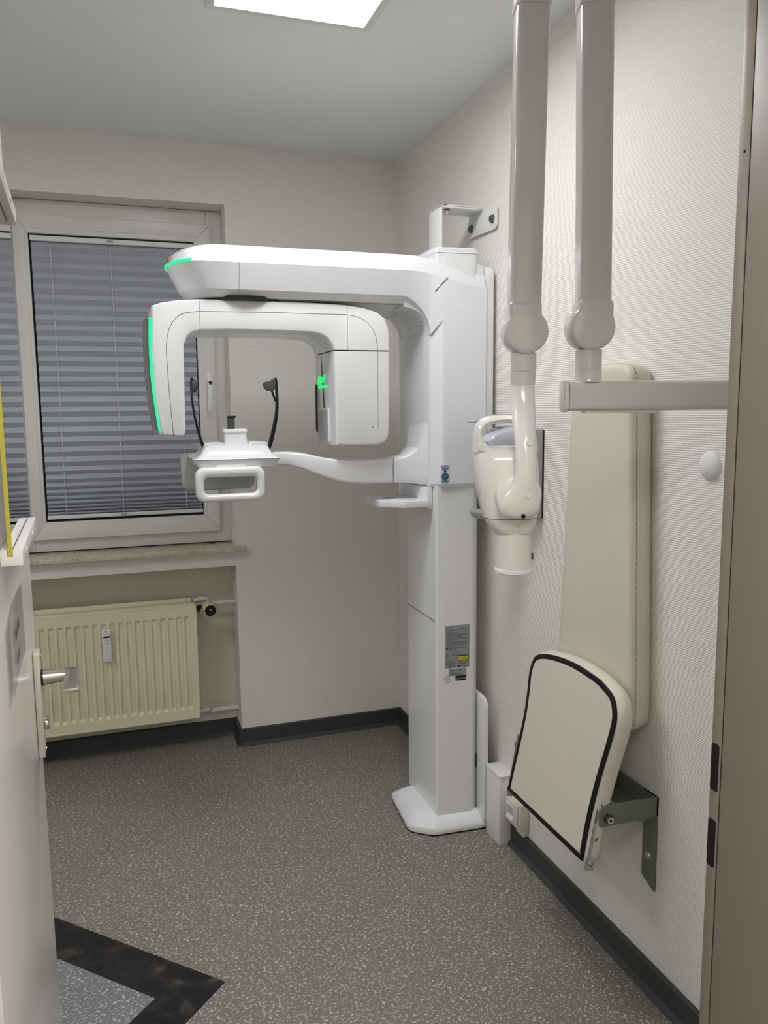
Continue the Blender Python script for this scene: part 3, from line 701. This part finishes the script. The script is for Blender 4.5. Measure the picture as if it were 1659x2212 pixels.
# blue inspection sticker on the carriage side
T5 = frameM((-.196, -1.0005, 1.290), (1, 0, 0), (0, 0, 1))
ins = flat('inspection_sticker', rect(-.0165, .0165, -.0315, .0315), T5, 'sticker', pm)
bm = bmesh.new()
for y, a in ((.029, .010), (.025, .0155), (.0205, .0125), (.0175, .011), (-.022, .0155), (-.0255, .013), (-.029, .0105)): prism(rect(-a, a, y-.0011, y+.0011), 'z', .0004, .0006, bm=bm)
b_ = obj('fine_print', bm, 'blue', ins, T=T5, smooth=False); b_['kind'] = 'stuff'
flat('shield_mark', [(-.0045, .013), (-.002, .0142), (.0, .0135), (.002, .0142), (.0045, .013), (.0045, .008), (.0, .0045), (-.0045, .008)], at(T5, 0, 0), 'navy', ins)
flat('round_seal', ell(0, -.008, .0132, .0132, 28), at(T5, 0, 0), 'teal', ins)
bm = bmesh.new()
for i in range(18):
    a = 2*pi*i/18; cx_, cy_ = .0108*cos(a), -.008+.0108*sin(a); prism(ell(cx_, cy_, .0011, .0011, 6), 'z', .0009, .0011, bm=bm)
obj('seal_numbers', bm, 'teal2', ins, T=T5, smooth=False)
text('lettering', '2024', .0062, at(T5, 0, -.008, .0012) @ Matrix.Rotation(.8, 4, 'Z'), 'sticker', ins)
# wall bracket on top of the column
br = obj('bracket_upright', box(-.171, -.163, -.90, -.80, 2.03, 2.190, .001), 'white', pm)
bs = obj('bracket_shelf', box(-.171, -.012, -.90, -.80, 2.186, 2.192, .001), 'white', pm)
bk = obj('bracket_wall_plate', prism(rp([(-.785, 2.186, .004), (-.785, 2.124, .03), (-.80, 2.112, .008), (-.985, 2.107, .006), (-1.0, 2.115, .006), (-1.0, 2.175, .004), (-.935, 2.187, .002), (-.84, 2.187, .002)], 3), 'x', -.012, -.006, .0008), 'white', pm)
obj('bracket_top_plate', box(-.145, -.012, -.902, -.81, 2.192, 2.196, .001), 'white', pm)
for x, y in ((-.136, -.878), (-.148, -.825)):
    b_ = obj('bolt', cyl((x, y, 2.168), (x, y, 2.185), .0065, 12), 'nickel', bs)
    obj('washer', cyl((x, y, 2.1835), (x, y, 2.186), .0095, 14), 'darkmetal', b_)
for x in (-.139, -.133): obj('bolt_tip', cyl((x, -.87, 2.195), (x, -.87, 2.207), .0015, 6), 'darkmetal', bs)
for y in (-.977, -.812):
    b_ = obj('wall_bolt', cyl((-.012, y, 2.141), (-.022, y, 2.141), .0125, 6), 'boltsteel', bk)
    obj('washer', cyl((-.011, y, 2.141), (-.0135, y, 2.141), .015, 16), 'chrome', b_)

# ------------------------------------------------------------------ intraoral x-ray arm (frame: u to the right across the view, w away, z up)
ya = .328977; IO = Vector((-.494, -2.076, 0))
TI = Matrix(((cos(ya), sin(ya), 0, IO.x), (-sin(ya), cos(ya), 0, IO.y), (0, 0, 1, 0), (0, 0, 0, 1)))
io = thing('intraoral_xray_arm', 'light grey folding x-ray arm on the right wall carrying a white tube head', 'x-ray arm', (0, -2.23, 1.53))
def ia(name, bm, m='arm', parent=None, **k): return obj(name, bm, m, parent or io, T=TI, **k)
def rrz(z, u0, u1, w0, w1, r): return [(x, y, z) for x, y in rp([(u0, w0, r), (u1, w0, r), (u1, w1, r), (u0, w1, r)], 4)]
# horizontal beam to the wall
bsec = rp([(-.026, 1.5045, .012), (.026, 1.5045, .012), (.026, 1.5625, .012), (-.026, 1.5625, .012)], 4)
ia('beam', prism(bsec, 'x', .087, .520), ang=25)
ia('beam_end_cap', prism([(y*1.05, 1.5335+(z-1.5335)*1.06) for y, z in bsec], 'x', .078, .0865, .003), ang=40)
ia('beam_cover', prism(rp([(.118, -.018, .006), (.262, -.018, .006), (.262, .018, .006), (.118, .018, .006)], 3), 'z', 1.500, 1.5055, .002))
# wall plate that carries the beam, against the right wall
obj('wall_mount', box(-.03, 0, -2.35, -2.16, 1.45, 1.62, .008), 'arm', io)
# pivot posts and arms
ia('beam_post', loft([[(x, y, z) for x, y in ell(.1285, 0, a, a, 28)] for z, a in ((1.560, .0275), (1.566, .0255), (1.5832, .0254))]), ang=50)
ia('post_collar', loft([[(x, y, z) for x, y in ell(.1280, 0, .0255, .0255, 28)] for z in (1.5842, 1.622)]), ang=50)
def knuckle(uc, zc, r, ut, zt, wt):
    """flat round joint that narrows upward into the sleeve of the arm"""
    al = 180-math.degrees(math.acos((uc-(ut-wt/2))/r)); ar = 360+math.degrees(math.acos((ut+wt/2-uc)/r))
    n = 34
    pts = [(uc+r*cos(radians(al+(ar-al)*i/n)), zc+r*sin(radians(al+(ar-al)*i/n))) for i in range(n+1)]
    pts = [(ut-wt/2, zt)]+pts+[(ut+wt/2, zt)]
    return prism(pts, 'y', -.033, .033, .009, 3, ang=50)
ia('lower_joint', knuckle(.1285, 1.664, .0437, .134, 1.7155, .067), ang=35)
def pole(u0, z0, u1, z1, wd=.0605):
    s = rp([(-wd/2, -.029, .011), (wd/2, -.029, .011), (wd/2, .029, .011), (-wd/2, .029, .011)], 4)
    return loft([[(u0+a, b, z0) for a, b in s], [(u1+a, b, z1) for a, b in s]])
ia('upright_arm', pole(.1345, 1.70, .1255, 2.245), ang=25)
ia('drop_arm', pole(.0003, 1.70, .0085, 2.245), ang=25)
ia('drop_joint', knuckle(.0018, 1.657, .0424, -.0012, 1.7127, .0640), ang=35)
# elbow above the frame
for u, nm in ((.1255, 'upright_sleeve'), (.0085, 'drop_sleeve')):
    ia(nm, bev(loft([rrz(z, u-.033, u+.033, -.032, .032, .012) for z in (2.240, 2.36)]), .003), ang=30)
ia('elbow', prism(rp([(-.03, 2.34, .03), (.165, 2.34, .03), (.165, 2.43, .04), (-.03, 2.43, .04)], 6), 'y', -.035, .035, .008), ang=35)
# neck of tube head
ia('neck_collar', loft([[(x, y, z) for x, y in ell(.0012, 0, .0250, .0250, 28)] for z in (1.5828, 1.618)]), ang=50)
nk = ia('neck', loft([[(x, y, z) for x, y in ell(.0005, 0, a, a, 28)] for z, a in ((1.5560, .0238), (1.5820, .0249))]), ang=50)
hu = -.029
yoke = []
for z, uc, a, wf in ((1.5550, .0002, .0236, 0), (1.53, -.0003, .0236, -.004), (1.50, -.0006, .0236, -.016), (1.47, -.0008, .0222, -.032), (1.44, -.0008, .0205, -.044), (1.40, -.0008, .0198, -.052), (1.37, -.003, .0225, -.055), (1.35, -.008, .032, -.056), (1.335, -.0125, .040, -.055), (1.32, -.0135, .041, -.053), (1.307, -.0135, .034, -.050), (1.302, -.0135, .022, -.046)):
    yoke.append([(x, wf+y, z) for x, y in ell(uc, 0, a, .0215 if z > 1.36 else .017, 28)])
ia('yoke', loft(yoke), 'head', ang=60)
for z in (1.447, 1.347): ia('screw_cap', cyl((.002, -.0665 if z > 1.4 else -.0725, z), (.002, -.0685 if z > 1.4 else -.0742, z), .0055, 14), 'head')
ia('lock_hole', cyl((-.007, -.066, 1.3065), (-.007, -.0690, 1.3060), .0042, 10), 'black')
# head body: superelliptic lofted shell with handle ring above
hb = []
for z, u0, u1, wd in ((1.264, -.0520, .0228, .036), (1.272, -.0590, .0275, .041), (1.285, -.0685, .0315, .046), (1.2945, -.0735, .0333, .048)):
    hb.append([(x, .012+y, z) for x, y in ell((u0+u1)/2, 0, (u1-u0)/2, wd, 32, 2.6)])
hd = ia('tube_head_base', loft(hb), 'head', ang=50)
hb = []
for z, u0, u1, wd in ((1.2958, -.0742, .0336, .048), (1.32, -.0815, .0362, .050), (1.35, -.0885, .0372, .052), (1.38, -.0925, .0355, .051), (1.41, -.0948, .0330, .048), (1.425, -.0950, .0315, .042), (1.432, -.0950, .0308, .035), (1.4365, -.0945, .030, .024)):
    hb.append([(x, .012+y, z) for x, y in ell((u0+u1)/2, 0, (u1-u0)/2, wd, 32, 2.6)])
th_ = ia('tube_head', loft(hb), 'head', ang=60)
o_ = spline([(-.0955, 1.425), (-.0950, 1.462), (-.0890, 1.482), (-.0740, 1.4945), (-.050, 1.4975), (-.020, 1.4975), (.005, 1.494), (.020, 1.480), (.0285, 1.450), (.0315, 1.425)], 4)
i_ = spline([(-.060, 1.4330), (-.0735, 1.446), (-.0775, 1.459), (-.0715, 1.472), (-.058, 1.4800), (-.042, 1.4825), (-.020, 1.482), (-.002, 1.478), (.010, 1.462), (.012, 1.4330)], 4)
bm = bmesh.new(); prof = [(0, .25), (0, .75), (.15, .95), (.5, 1.05), (.85, .95), (1, .75), (1, .25), (.85, .05), (.5, -.05), (.15, .05)]
R_ = []
for a, b in zip(o_, i_): R_.append([bm.verts.new((a[0]+(b[0]-a[0])*t, -.020+.052*v, a[1]+(b[1]-a[1])*t)) for t, v in prof])
for a, b in zip(R_[:-1], R_[1:]):
    for j in range(len(prof)): bm.faces.new((a[j], b[j], b[(j+1) % len(prof)], a[(j+1) % len(prof)]))
bm.faces.new(R_[0]); bm.faces.new(R_[-1][::-1])
ia('head_handle', bm, 'head', ang=60)
ia('handle_cap', cyl((-.0835, -.0225, 1.437), (-.0833, -.0245, 1.4365), .0058, 14), 'head', th_)
ia('pivot_disc', loft([[(-.012+r*cos(2*pi*i/32), y, 1.3425+r*sin(2*pi*i/32)) for i in range(32)] for y, r in ((-.030, .0445), (-.044, .0445), (-.0475, .042), (-.050, .035), (-.051, .02))]), 'head', ang=60)
# cone
cn = ia('cone', loft([[(x, .012+y, z) for x, y in ell(uc, 0, a, a, 32)] for z, uc, a in ((1.268, -.0148, .0362), (1.190, -.0110, .0372))]), 'cone', ang=50)
ia('cone_rim', loft([[(x, .012+y, z) for x, y in ell(-.011, 0, a, a, 32)] for z, a in ((1.1905, .0372), (1.189, .0392), (1.183, .0392), (1.1815, .037))]), 'white2', cn, ang=50)
ia('cone_mark', box(.0225, .0255, -.006, .001, 1.210, 1.222), 'print', cn, smooth=False)

# ------------------------------------------------------------------ grey holder on the wall behind the tube head
ho = thing('wall_holder', 'grey wall holder with silver body and two hooks behind the white tube head', 'holder', (0, -1.22, 1.165))
obj('back_plate', prism(rp([(-1.318, 1.167, .008), (-1.318, 1.448, .008), (-1.12, 1.448, .008), (-1.12, 1.167, .008)], 3), 'x', -.045, -.006, .004), 'holder', ho)
obj('wall_gap', box(-.006, 0, -1.3165, -1.125, 1.170, 1.444), 'black', ho)  # black strip: the shade of the gap at the wall put into colour
obj('silver_body', loft([[(x, -1.22+y, z) for x, y in rp([(-.045, -.07, .01), (xx, -.06, .02), (xx, .06, .02), (-.045, .07, .01)], 4)] for z, xx in ((1.185, -.09), (1.30, -.10), (1.385, -.165), (1.41, -.175), (1.43, -.155), (1.452, -.09), (1.456, -.06))]), 'silver', ho, ang=50)
obj('top_hook', sweep([(p, a, b) for p, a, b in (((-.195, -1.20, 1.468), .05, .004), ((-.165, -1.20, 1.478), .07, .010), ((-.10, -1.21, 1.486), .08, .012), ((-.05, -1.22, 1.486), .08, .012), ((-.036, -1.22, 1.478), .08, .010), ((-.03, -1.22, 1.44), .08, .008))], rp([(-.5, -.5, .15), (.5, -.5, .15), (.5, .5, .15), (-.5, .5, .15)], 2)), 'holder', ho, ang=50)
obj('bottom_cup', loft([[(x, y, z) for x, y in ell(-.118, -1.2, a, b, 24, 2.4)] for z, a, b in ((1.163, .055, .035), (1.168, .066, .045), (1.182, .074, .052), (1.187, .074, .052), (1.184, .069, .047), (1.176, .060, .04))]), 'holder', ho, ang=60)

# ------------------------------------------------------------------ folding wall seat
seat = thing('folding_wall_seat', 'cream folding wall seat with black piping, folded up on a grey steel bracket', 'seat', (-.1, -1.7, .28))
sd = Vector((.084, 0, .46)).normalized(); sn = Vector((sd.z, 0, -sd.x))
TS = Matrix(((0, sd.x, sn.x, -.2095), (-1, 0, 0, 0), (0, sd.z, sn.z, .395), (0, 0, 0, 1)))     # local (a, s, n): a = -y
ol = [(1.497, 0), (1.502, .06), (1.510, .16), (1.514, .24), (1.509, .31), (1.5025, .36), (1.512, .402), (1.54, .424), (1.602, .440), (1.70, .450), (1.80, .446), (1.848, .438), (1.893, .420), (1.915, .385), (1.9175, .35), (1.912, .30), (1.900, .22), (1.892, .14), (1.889, .07), (1.890, 0)]
sp_ = spline(ol, 3)
def shrink(poly, d, d0=0):
    n = len(poly); out = []
    for i in range(n):
        a = Vector(poly[i-1]); b = Vector(poly[(i+1) % n]); t = (b-a)
        nn = Vector((-t.y, t.x)); nn = nn.normalized() if nn.length > 1e-6 else nn
        c = Vector((1.70, .22))
        if nn.dot(c-Vector(poly[i])) < 0: nn = -nn
        out.append(tuple(Vector(poly[i])+nn*d))
    return out
cush = loft([[(x, y, n) for x, y in shrink(sp_, d)] for n, d in ((.003, .001), (.010, -.006), (.022, -.011), (.036, -.011), (.046, -.004), (.052, .008), (.055, .03))])
obj('cushion', cush, 'bench', seat, T=TS, ang=60)
obj('cover_panel', loft([[(x, y, n) for x, y in shrink(sp_, .011)] for n in (.006, -.001)]), 'bench', seat, T=TS, ang=20)
bm = bmesh.new(); a_, b_2 = shrink(sp_, -.0005), shrink(sp_, .0135)
R_ = []
for a, b in zip(a_, b_2):
    mid = ((a[0]+b[0])/2, (a[1]+b[1])/2)
    R_.append([bm.verts.new(p) for p in ((*a, .004), (*a, -.001), (*mid, -.0035), (*b, -.001), (*b, .004))])
for a, b in zip(R_, R_[1:]+R_[:1]):
    for j in range(5): bm.faces.new((a[j], a[(j+1) % 5], b[(j+1) % 5], b[j]))
obj('piping', bm, 'piping', seat, T=TS, ang=60)
# metal strips and steel bracket on both ends
def bracket_side(y0, y1, near):
    out = y0 if near else y1
    st_ = obj('hinge_strip', prism([(-.022, .010), (.166, .010), (.166, .033), (-.022, .033)], 'x', 0, 1, 0), 'alu', seat,
        T=Matrix.Translation((0, -1.8995+.001 if near else -1.4895, 0)) @ Matrix(((0, sd.x, sn.x, -.2095), (.008, 0, 0, 0), (0, sd.z, sn.z, .395), (0, 0, 0, 1))), smooth=False)
    if near:
        for s_ in (-.005, .062, .152):
            p = Vector((-.2095, 0, .395))+sd*s_+sn*.0215
            b_ = obj('screw', cyl((p.x, -1.9025, p.z), (p.x, -1.898, p.z), .0058, 14), 'chrome', st_)
            obj('slot', box(-.005, .005, -.0005, .0005, -.0009, .0009), 'black', st_, T=Matrix.Translation((p.x, -1.9028, p.z)) @ Matrix.Rotation(-.8, 4, 'Y'), smooth=False)
    arm = obj('bracket_arm', prism(rp([(-.0005, .484, .002), (-.172, .484, .006), (-.176, .530, .03), (-.150, .541, .03), (-.0005, .534, .002)], 5), 'y', y0, y1, .0006), 'steelpaint', seat)
    yw = (y0, y0+.052) if near else (y1-.052, y1)
    bar = obj('wall_bar', prism([(yw[0], .278), (yw[1], .300 if near else .278), (yw[1], .534), (yw[0], .534)] if near else [(yw[0], .30), (yw[1], .278), (yw[1], .534), (yw[0], .534)], 'x', -.0065, -.0005, .0006), 'steelpaint', seat)
    yb = (yw[0]+yw[1])/2
    obj('bar_screw', cyl((-.006, yb, .365), (-.010, yb, .365), .011, 16, .008), 'nickel', bar)
    if near:
        b_ = obj('hinge_bolt', cyl((-.150, y0-.012, .505), (-.150, y0, .505), .0085, 16), 'nickel', arm)
        obj('bolt_collar', cyl((-.150, y0-.003, .505), (-.150, y0, .505), .0125, 18), 'darkmetal', arm)
        obj('bolt_socket', cyl((-.150, y0-.0125, .505), (-.150, y0-.0119, .505), .0042, 6), 'black', arm)
        obj('rivet', cyl((-.024, y0-.001, .522), (-.024, y0, .522), .0035, 10), 'steelpaint', arm)
bracket_side(-1.9085, -1.9025, True); bracket_side(-1.479, -1.473, False)
obj('cross_bar', prism([(-.006, .534), (-.0005, .534), (-.0005, .470), (-.006, .470)], 'y', -1.9025, -1.479), 'steelpaint', seat)
obj('cross_bar_shelf', box(-.055, -.0065, -1.9025, -1.479, .476, .482), 'steelpaint', seat)

# backrest pad on the wall
bkr = thing('upholstered_wall_pad', 'long tapered cream leatherette pad fixed upright on the wall above the folding seat', 'wall pad', (0, -1.71, .68))
bo = rp([(1.524, .688, .05), (1.571, 1.49, 0), (1.578, 1.618, .045), (1.839, 1.618, .045), (1.8445, 1.49, 0), (1.875, .82, 0), (1.879, .688, .05)], 6)
SGN = -1 if sum(a[0]*b[1]-b[0]*a[1] for a, b in zip(bo, bo[1:]+bo[:1])) < 0 else 1
def sh2(d):
    n = len(bo); out = []
    for i in range(n):
        a = Vector(bo[i-1]); b = Vector(bo[(i+1) % n]); t = b-a; nn = Vector((-t.y, t.x)).normalized()
        out.append(Vector(bo[i])+nn*d*SGN)
    return out
obj('pad', loft([[(x, -p.x, p.y) for p in sh2(d)] for x, d in ((-.004, .012), (-.012, .006), (-.040, .001), (-.058, 0), (-.067, .003), (-.072, .009), (-.0735, .018), (-.0738, .024))]), 'bench', bkr, ang=60)
bm = bmesh.new(); pts = [p for p in sh2(-.0004)]
closed = pts+[pts[0]]; acc = 0; rst = []
for a, b in zip(closed[:-1], closed[1:]):
    L_ = (b-a).length; n = max(1, int(L_/.0075))
    for k_ in range(n):
        if L_ < 1e-5: continue
        c_ = a+(b-a)*((k_+.5)/n); d_ = (b-a).normalized()*.0024
        p0, p1 = c_-d_, c_+d_
        prism([(-p0.x-.0006, p0.y), (-p0.x+.0006, p0.y), (-p1.x+.0006, p1.y), (-p1.x-.0006, p1.y)], 'x', -.0565, -.0545, bm=bm)
s_ = obj('stitching', bm, 'stitch', bkr, smooth=False); s_['kind'] = 'stuff'
pp = sh2(-.0002)
obj('edge_seam', tube([(-.0600, -p.x, p.y) for p in pp+[pp[0]]], .0011, 5, up=(1, 0, 0)), 'bench', bk)

# ------------------------------------------------------------------ cable trunking and outlet low on the right wall
tk = thing('cable_box', 'white upright cable box on the floor beside the x-ray machine base', 'box', (-.03, -1.1, 0))
obj('housing', box(-.056, -.0005, -1.152, -1.047, 0.0005, .250, .001), 'white', tk)
obj('lid', box(-.058, -.0005, -1.155, -1.044, .250, .2535, .0008), 'white', tk)
ot = thing('wall_outlet', 'small white surface-mounted outlet with label window under the folding seat', 'outlet', (-.03, -1.21, .1))
obj('body', box(-.036, -.0005, -1.262, -1.162, .107, .197, .002), 'socket', ot)
obj('face_frame', prism(rp([(-1.250, .112, .006), (-1.170, .112, .006), (-1.170, .192, .006), (-1.250, .192, .006)], 3), 'x', -.043, -.036, .003), 'socket', ot)
obj('insert', box(-.0455, -.043, -1.236, -1.184, .125, .179, .001), 'white2', ot)
obj('label_window', box(-.0462, -.0454, -1.231, -1.189, .147, .175), 'inner', ot)
obj('button', prism([(-.0455, .128), (-.052, .131), (-.0465, .143), (-.0455, .143)], 'y', -1.231, -1.189, .0008), 'white2', ot)
tag(obj('cable_duct', box(-.020, -.0005, -1.255, -1.205, .079, .106, .001), 'socket'), 'short white cable duct between outlet and dark skirting', 'duct')

# door buffer on the wall
ds = []
for t in range(7):
    a = t/6*pi/2; ds.append([(-.0005-.016*sin(a), -2.04+.0325*cos(a)*cos(b), 1.380+.0325*cos(a)*sin(b)) for b in [2*pi*i/28 for i in range(28)]] if t < 6 else [(-.0165, -2.04+.001*cos(b), 1.38+.001*sin(b)) for b in [2*pi*i/28 for i in range(28)]])
tag(obj('door_buffer', loft(ds), 'white2', ang=60), 'round white domed buffer stuck on the right wall near the doorway', 'buffer')

# ------------------------------------------------------------------ door frame and door
bm = bmesh.new()
prism([(-.550, -2.690), (-.550, -2.7065), (-.547, -2.7068), (-.547, -2.7092), (-.5505, -2.7096), (-.5505, YF2-.012), (-.45, YF2-.012), (-.45, YF2-.001), (-.499, YF2-.001), (-.499, YF+.001), (-.45, YF+.001), (-.45, -2.690)], 'z', 0, 2.06, .0015, bm=bm)
fr = struct('trim_3', bm, 'frame')
obj('seal_strip', box(-.5488, -.546, -2.7092, -2.7066, 0, 2.06), 'groove', fr)
for z0_, z1_ in ((1.021, 1.084), (.917, .982)): obj('strike_hole', prism(rp([(-2.7045, z0_, .003), (-2.691, z0_, .003), (-2.691, z1_, .003), (-2.7045, z1_, .003)], 2), 'x', -.5505, -.548), 'hole', fr)
obj('screw_hole', cyl((-.5505, -2.7, 1.805), (-.549, -2.7, 1.805), .002, 8), 'hole', fr)
struct('trim_4', box(-1.42, -1.388, YF2-.012, -2.74, 0, 2.06, .0015), 'frame')
struct('trim_5', box(-1.42, -.50, YF2-.012, -2.69, 2.06, 2.1, .0015), 'frame')
ed = Vector((-.035, .9994, 0)).normalized(); en = Vector((.9994, .035, 0)).normalized()
TD = Matrix(((ed.x, en.x, 0, -1.3850), (ed.y, en.y, 0, -2.72), (0, 0, 1, 0), (0, 0, 0, 1)))
def dd(name, bm, m, parent=None, **k): return obj(name, bm, m, parent, T=TD, **k)
door = struct('door_1', (lambda: box(0, .79, -.04, 0, .008, 2.02, .0015))(), 'door', T=TD)
for z_ in (.25, 1.75): dd('hinge', cyl((-.004, .006, z_), (-.004, .006, z_+.09), .007, 12), 'nickel', door)
hp = dd('handle_plate', prism(rp([(.680, .916, .002), (.721, .916, .002), (.721, 1.101, .002), (.684, 1.101, .002)], 2), 'y', 0.0006, .0108, .0012), 'champagne', door)
dd('handle_rose', cyl((.7035, .0115, 1.053), (.7035, .0145, 1.053), .0145, 20), 'black', hp)
dd('handle_neck', loft([[(.7035+a*r, y, 1.053+b*r) for a, b in CIRC(20)] for y, r in ((.0135, .0135), (.030, .0125), (.050, .0105), (.056, .0105))]), 'nickel', hp)
dd('lever', bev(loft([[(s_, y, z) for y, z in ((y0, za), (y1, za), (y1, zb_), (y0, zb_))] for s_, y0, y1, za, zb_ in ((.7135, .050, .069, 1.048, 1.0625), (.685, .050, .070, 1.0495, 1.0625), (.60, .047, .0735, 1.0535, 1.0610))]), .0012), 'nickel', hp)
dd('thumb_turn', cyl((.7035, .0115, .970), (.7035, .019, .970), .012, 16, b=.002), 'chrome', hp)
for z_ in (.924, 1.093): dd('plate_screw', cyl((.7035, .0115, z_), (.7035, .0127, z_), .003, 8), 'nickel', hp)

# acrylic sign pane held between two grooved wooden strips on the door
sh = thing('sign_holder', 'clear acrylic pane with yellow edge between white grooved wooden strips on the door', 'sign holder', TD @ Vector((.42, .012, 1.33)))
def strip(name, z0_, z1_, s0, s1):
    g0, g1 = .0085, .0145; up_ = z0_ > 1.5
    bm = bmesh.new()
    prof = [(.0005, z0_), (.0255, z0_), (.0255, z1_), (g1, z1_), (g1, z1_-.008), (g0, z1_-.008), (g0, z1_), (.0005, z1_)]
    if up_: prof = [(a, z0_+z1_-b) for a, b in prof]
    return dd(name, prism(prof, 'x', s0, s1, .0006), 'wood', sh)
ls = strip('lower_strip', 1.3315, 1.350, .265, .580)
us = strip('upper_strip', 1.792, 1.815, .27, .594)
for s_ in (.33, .47): dd('screw_cap', cyl((s_, .0253, 1.3405), (s_, .0268, 1.3405), .0036, 10), 'white2', ls)
for s_ in (.36, .49): dd('screw_cap', cyl((s_, .0253, 1.8035), (s_, .0268, 1.8035), .0036, 10), 'white2', us)
dd('acrylic_pane', box(.2725, .640, .0092, .0138, 1.3425, 1.800), 'acryl', sh, smooth=False)
dd('pane_edge', box(.2685, .2725, .0092, .0138, 1.3425, 1.800), 'yellow', sh, smooth=False)
# paper in a plastic sleeve, left edge curling off the door
bm = bmesh.new(); G = []
for i in range(13):
    t = i/12; s_ = .545-.285*t; n_ = .0012+.005*max(0, (t-.25)/.75)**2
    G.append([(s_, n_, 1.150+.018*t), (s_, n_, 1.255+.010*sin(t*2.4))])
V = [[bm.verts.new(p) for p in g] for g in G]
for a, b in zip(V[:-1], V[1:]): bm.faces.new((a[0], a[1], b[1], b[0]))
bmesh.ops.solidify(bm, geom=bm.faces[:], thickness=.0006)
pn = tag(dd('paper_notice', bm, 'sleeve', ang=40), 'handwritten paper notice in a glossy clear sleeve curling off the white door', 'notice')
for body, z_, s_, sz in (('Bitte nicht', 1.222, .395, .023), ('stören!', 1.189, .385, .022)):
    t = (.545-s_)/.285; n_ = .0016+.005*max(0, (t-.25)/.75)**2
    sl_ = math.atan(.005*2*max(0, (t-.25))/.5625/.285)
    X = (TD.to_3x3() @ Vector((-cos(sl_), sin(sl_), 0))) ; O_ = TD @ Vector((s_, n_+.0012, z_))
    text('handwriting', body, sz, frameM(O_, -X, (0, 0, 1)) @ Matrix.Rotation(pi, 4, 'Y') if False else frameM(O_, X*-1, (0, 0, 1)), 'ink', pn)
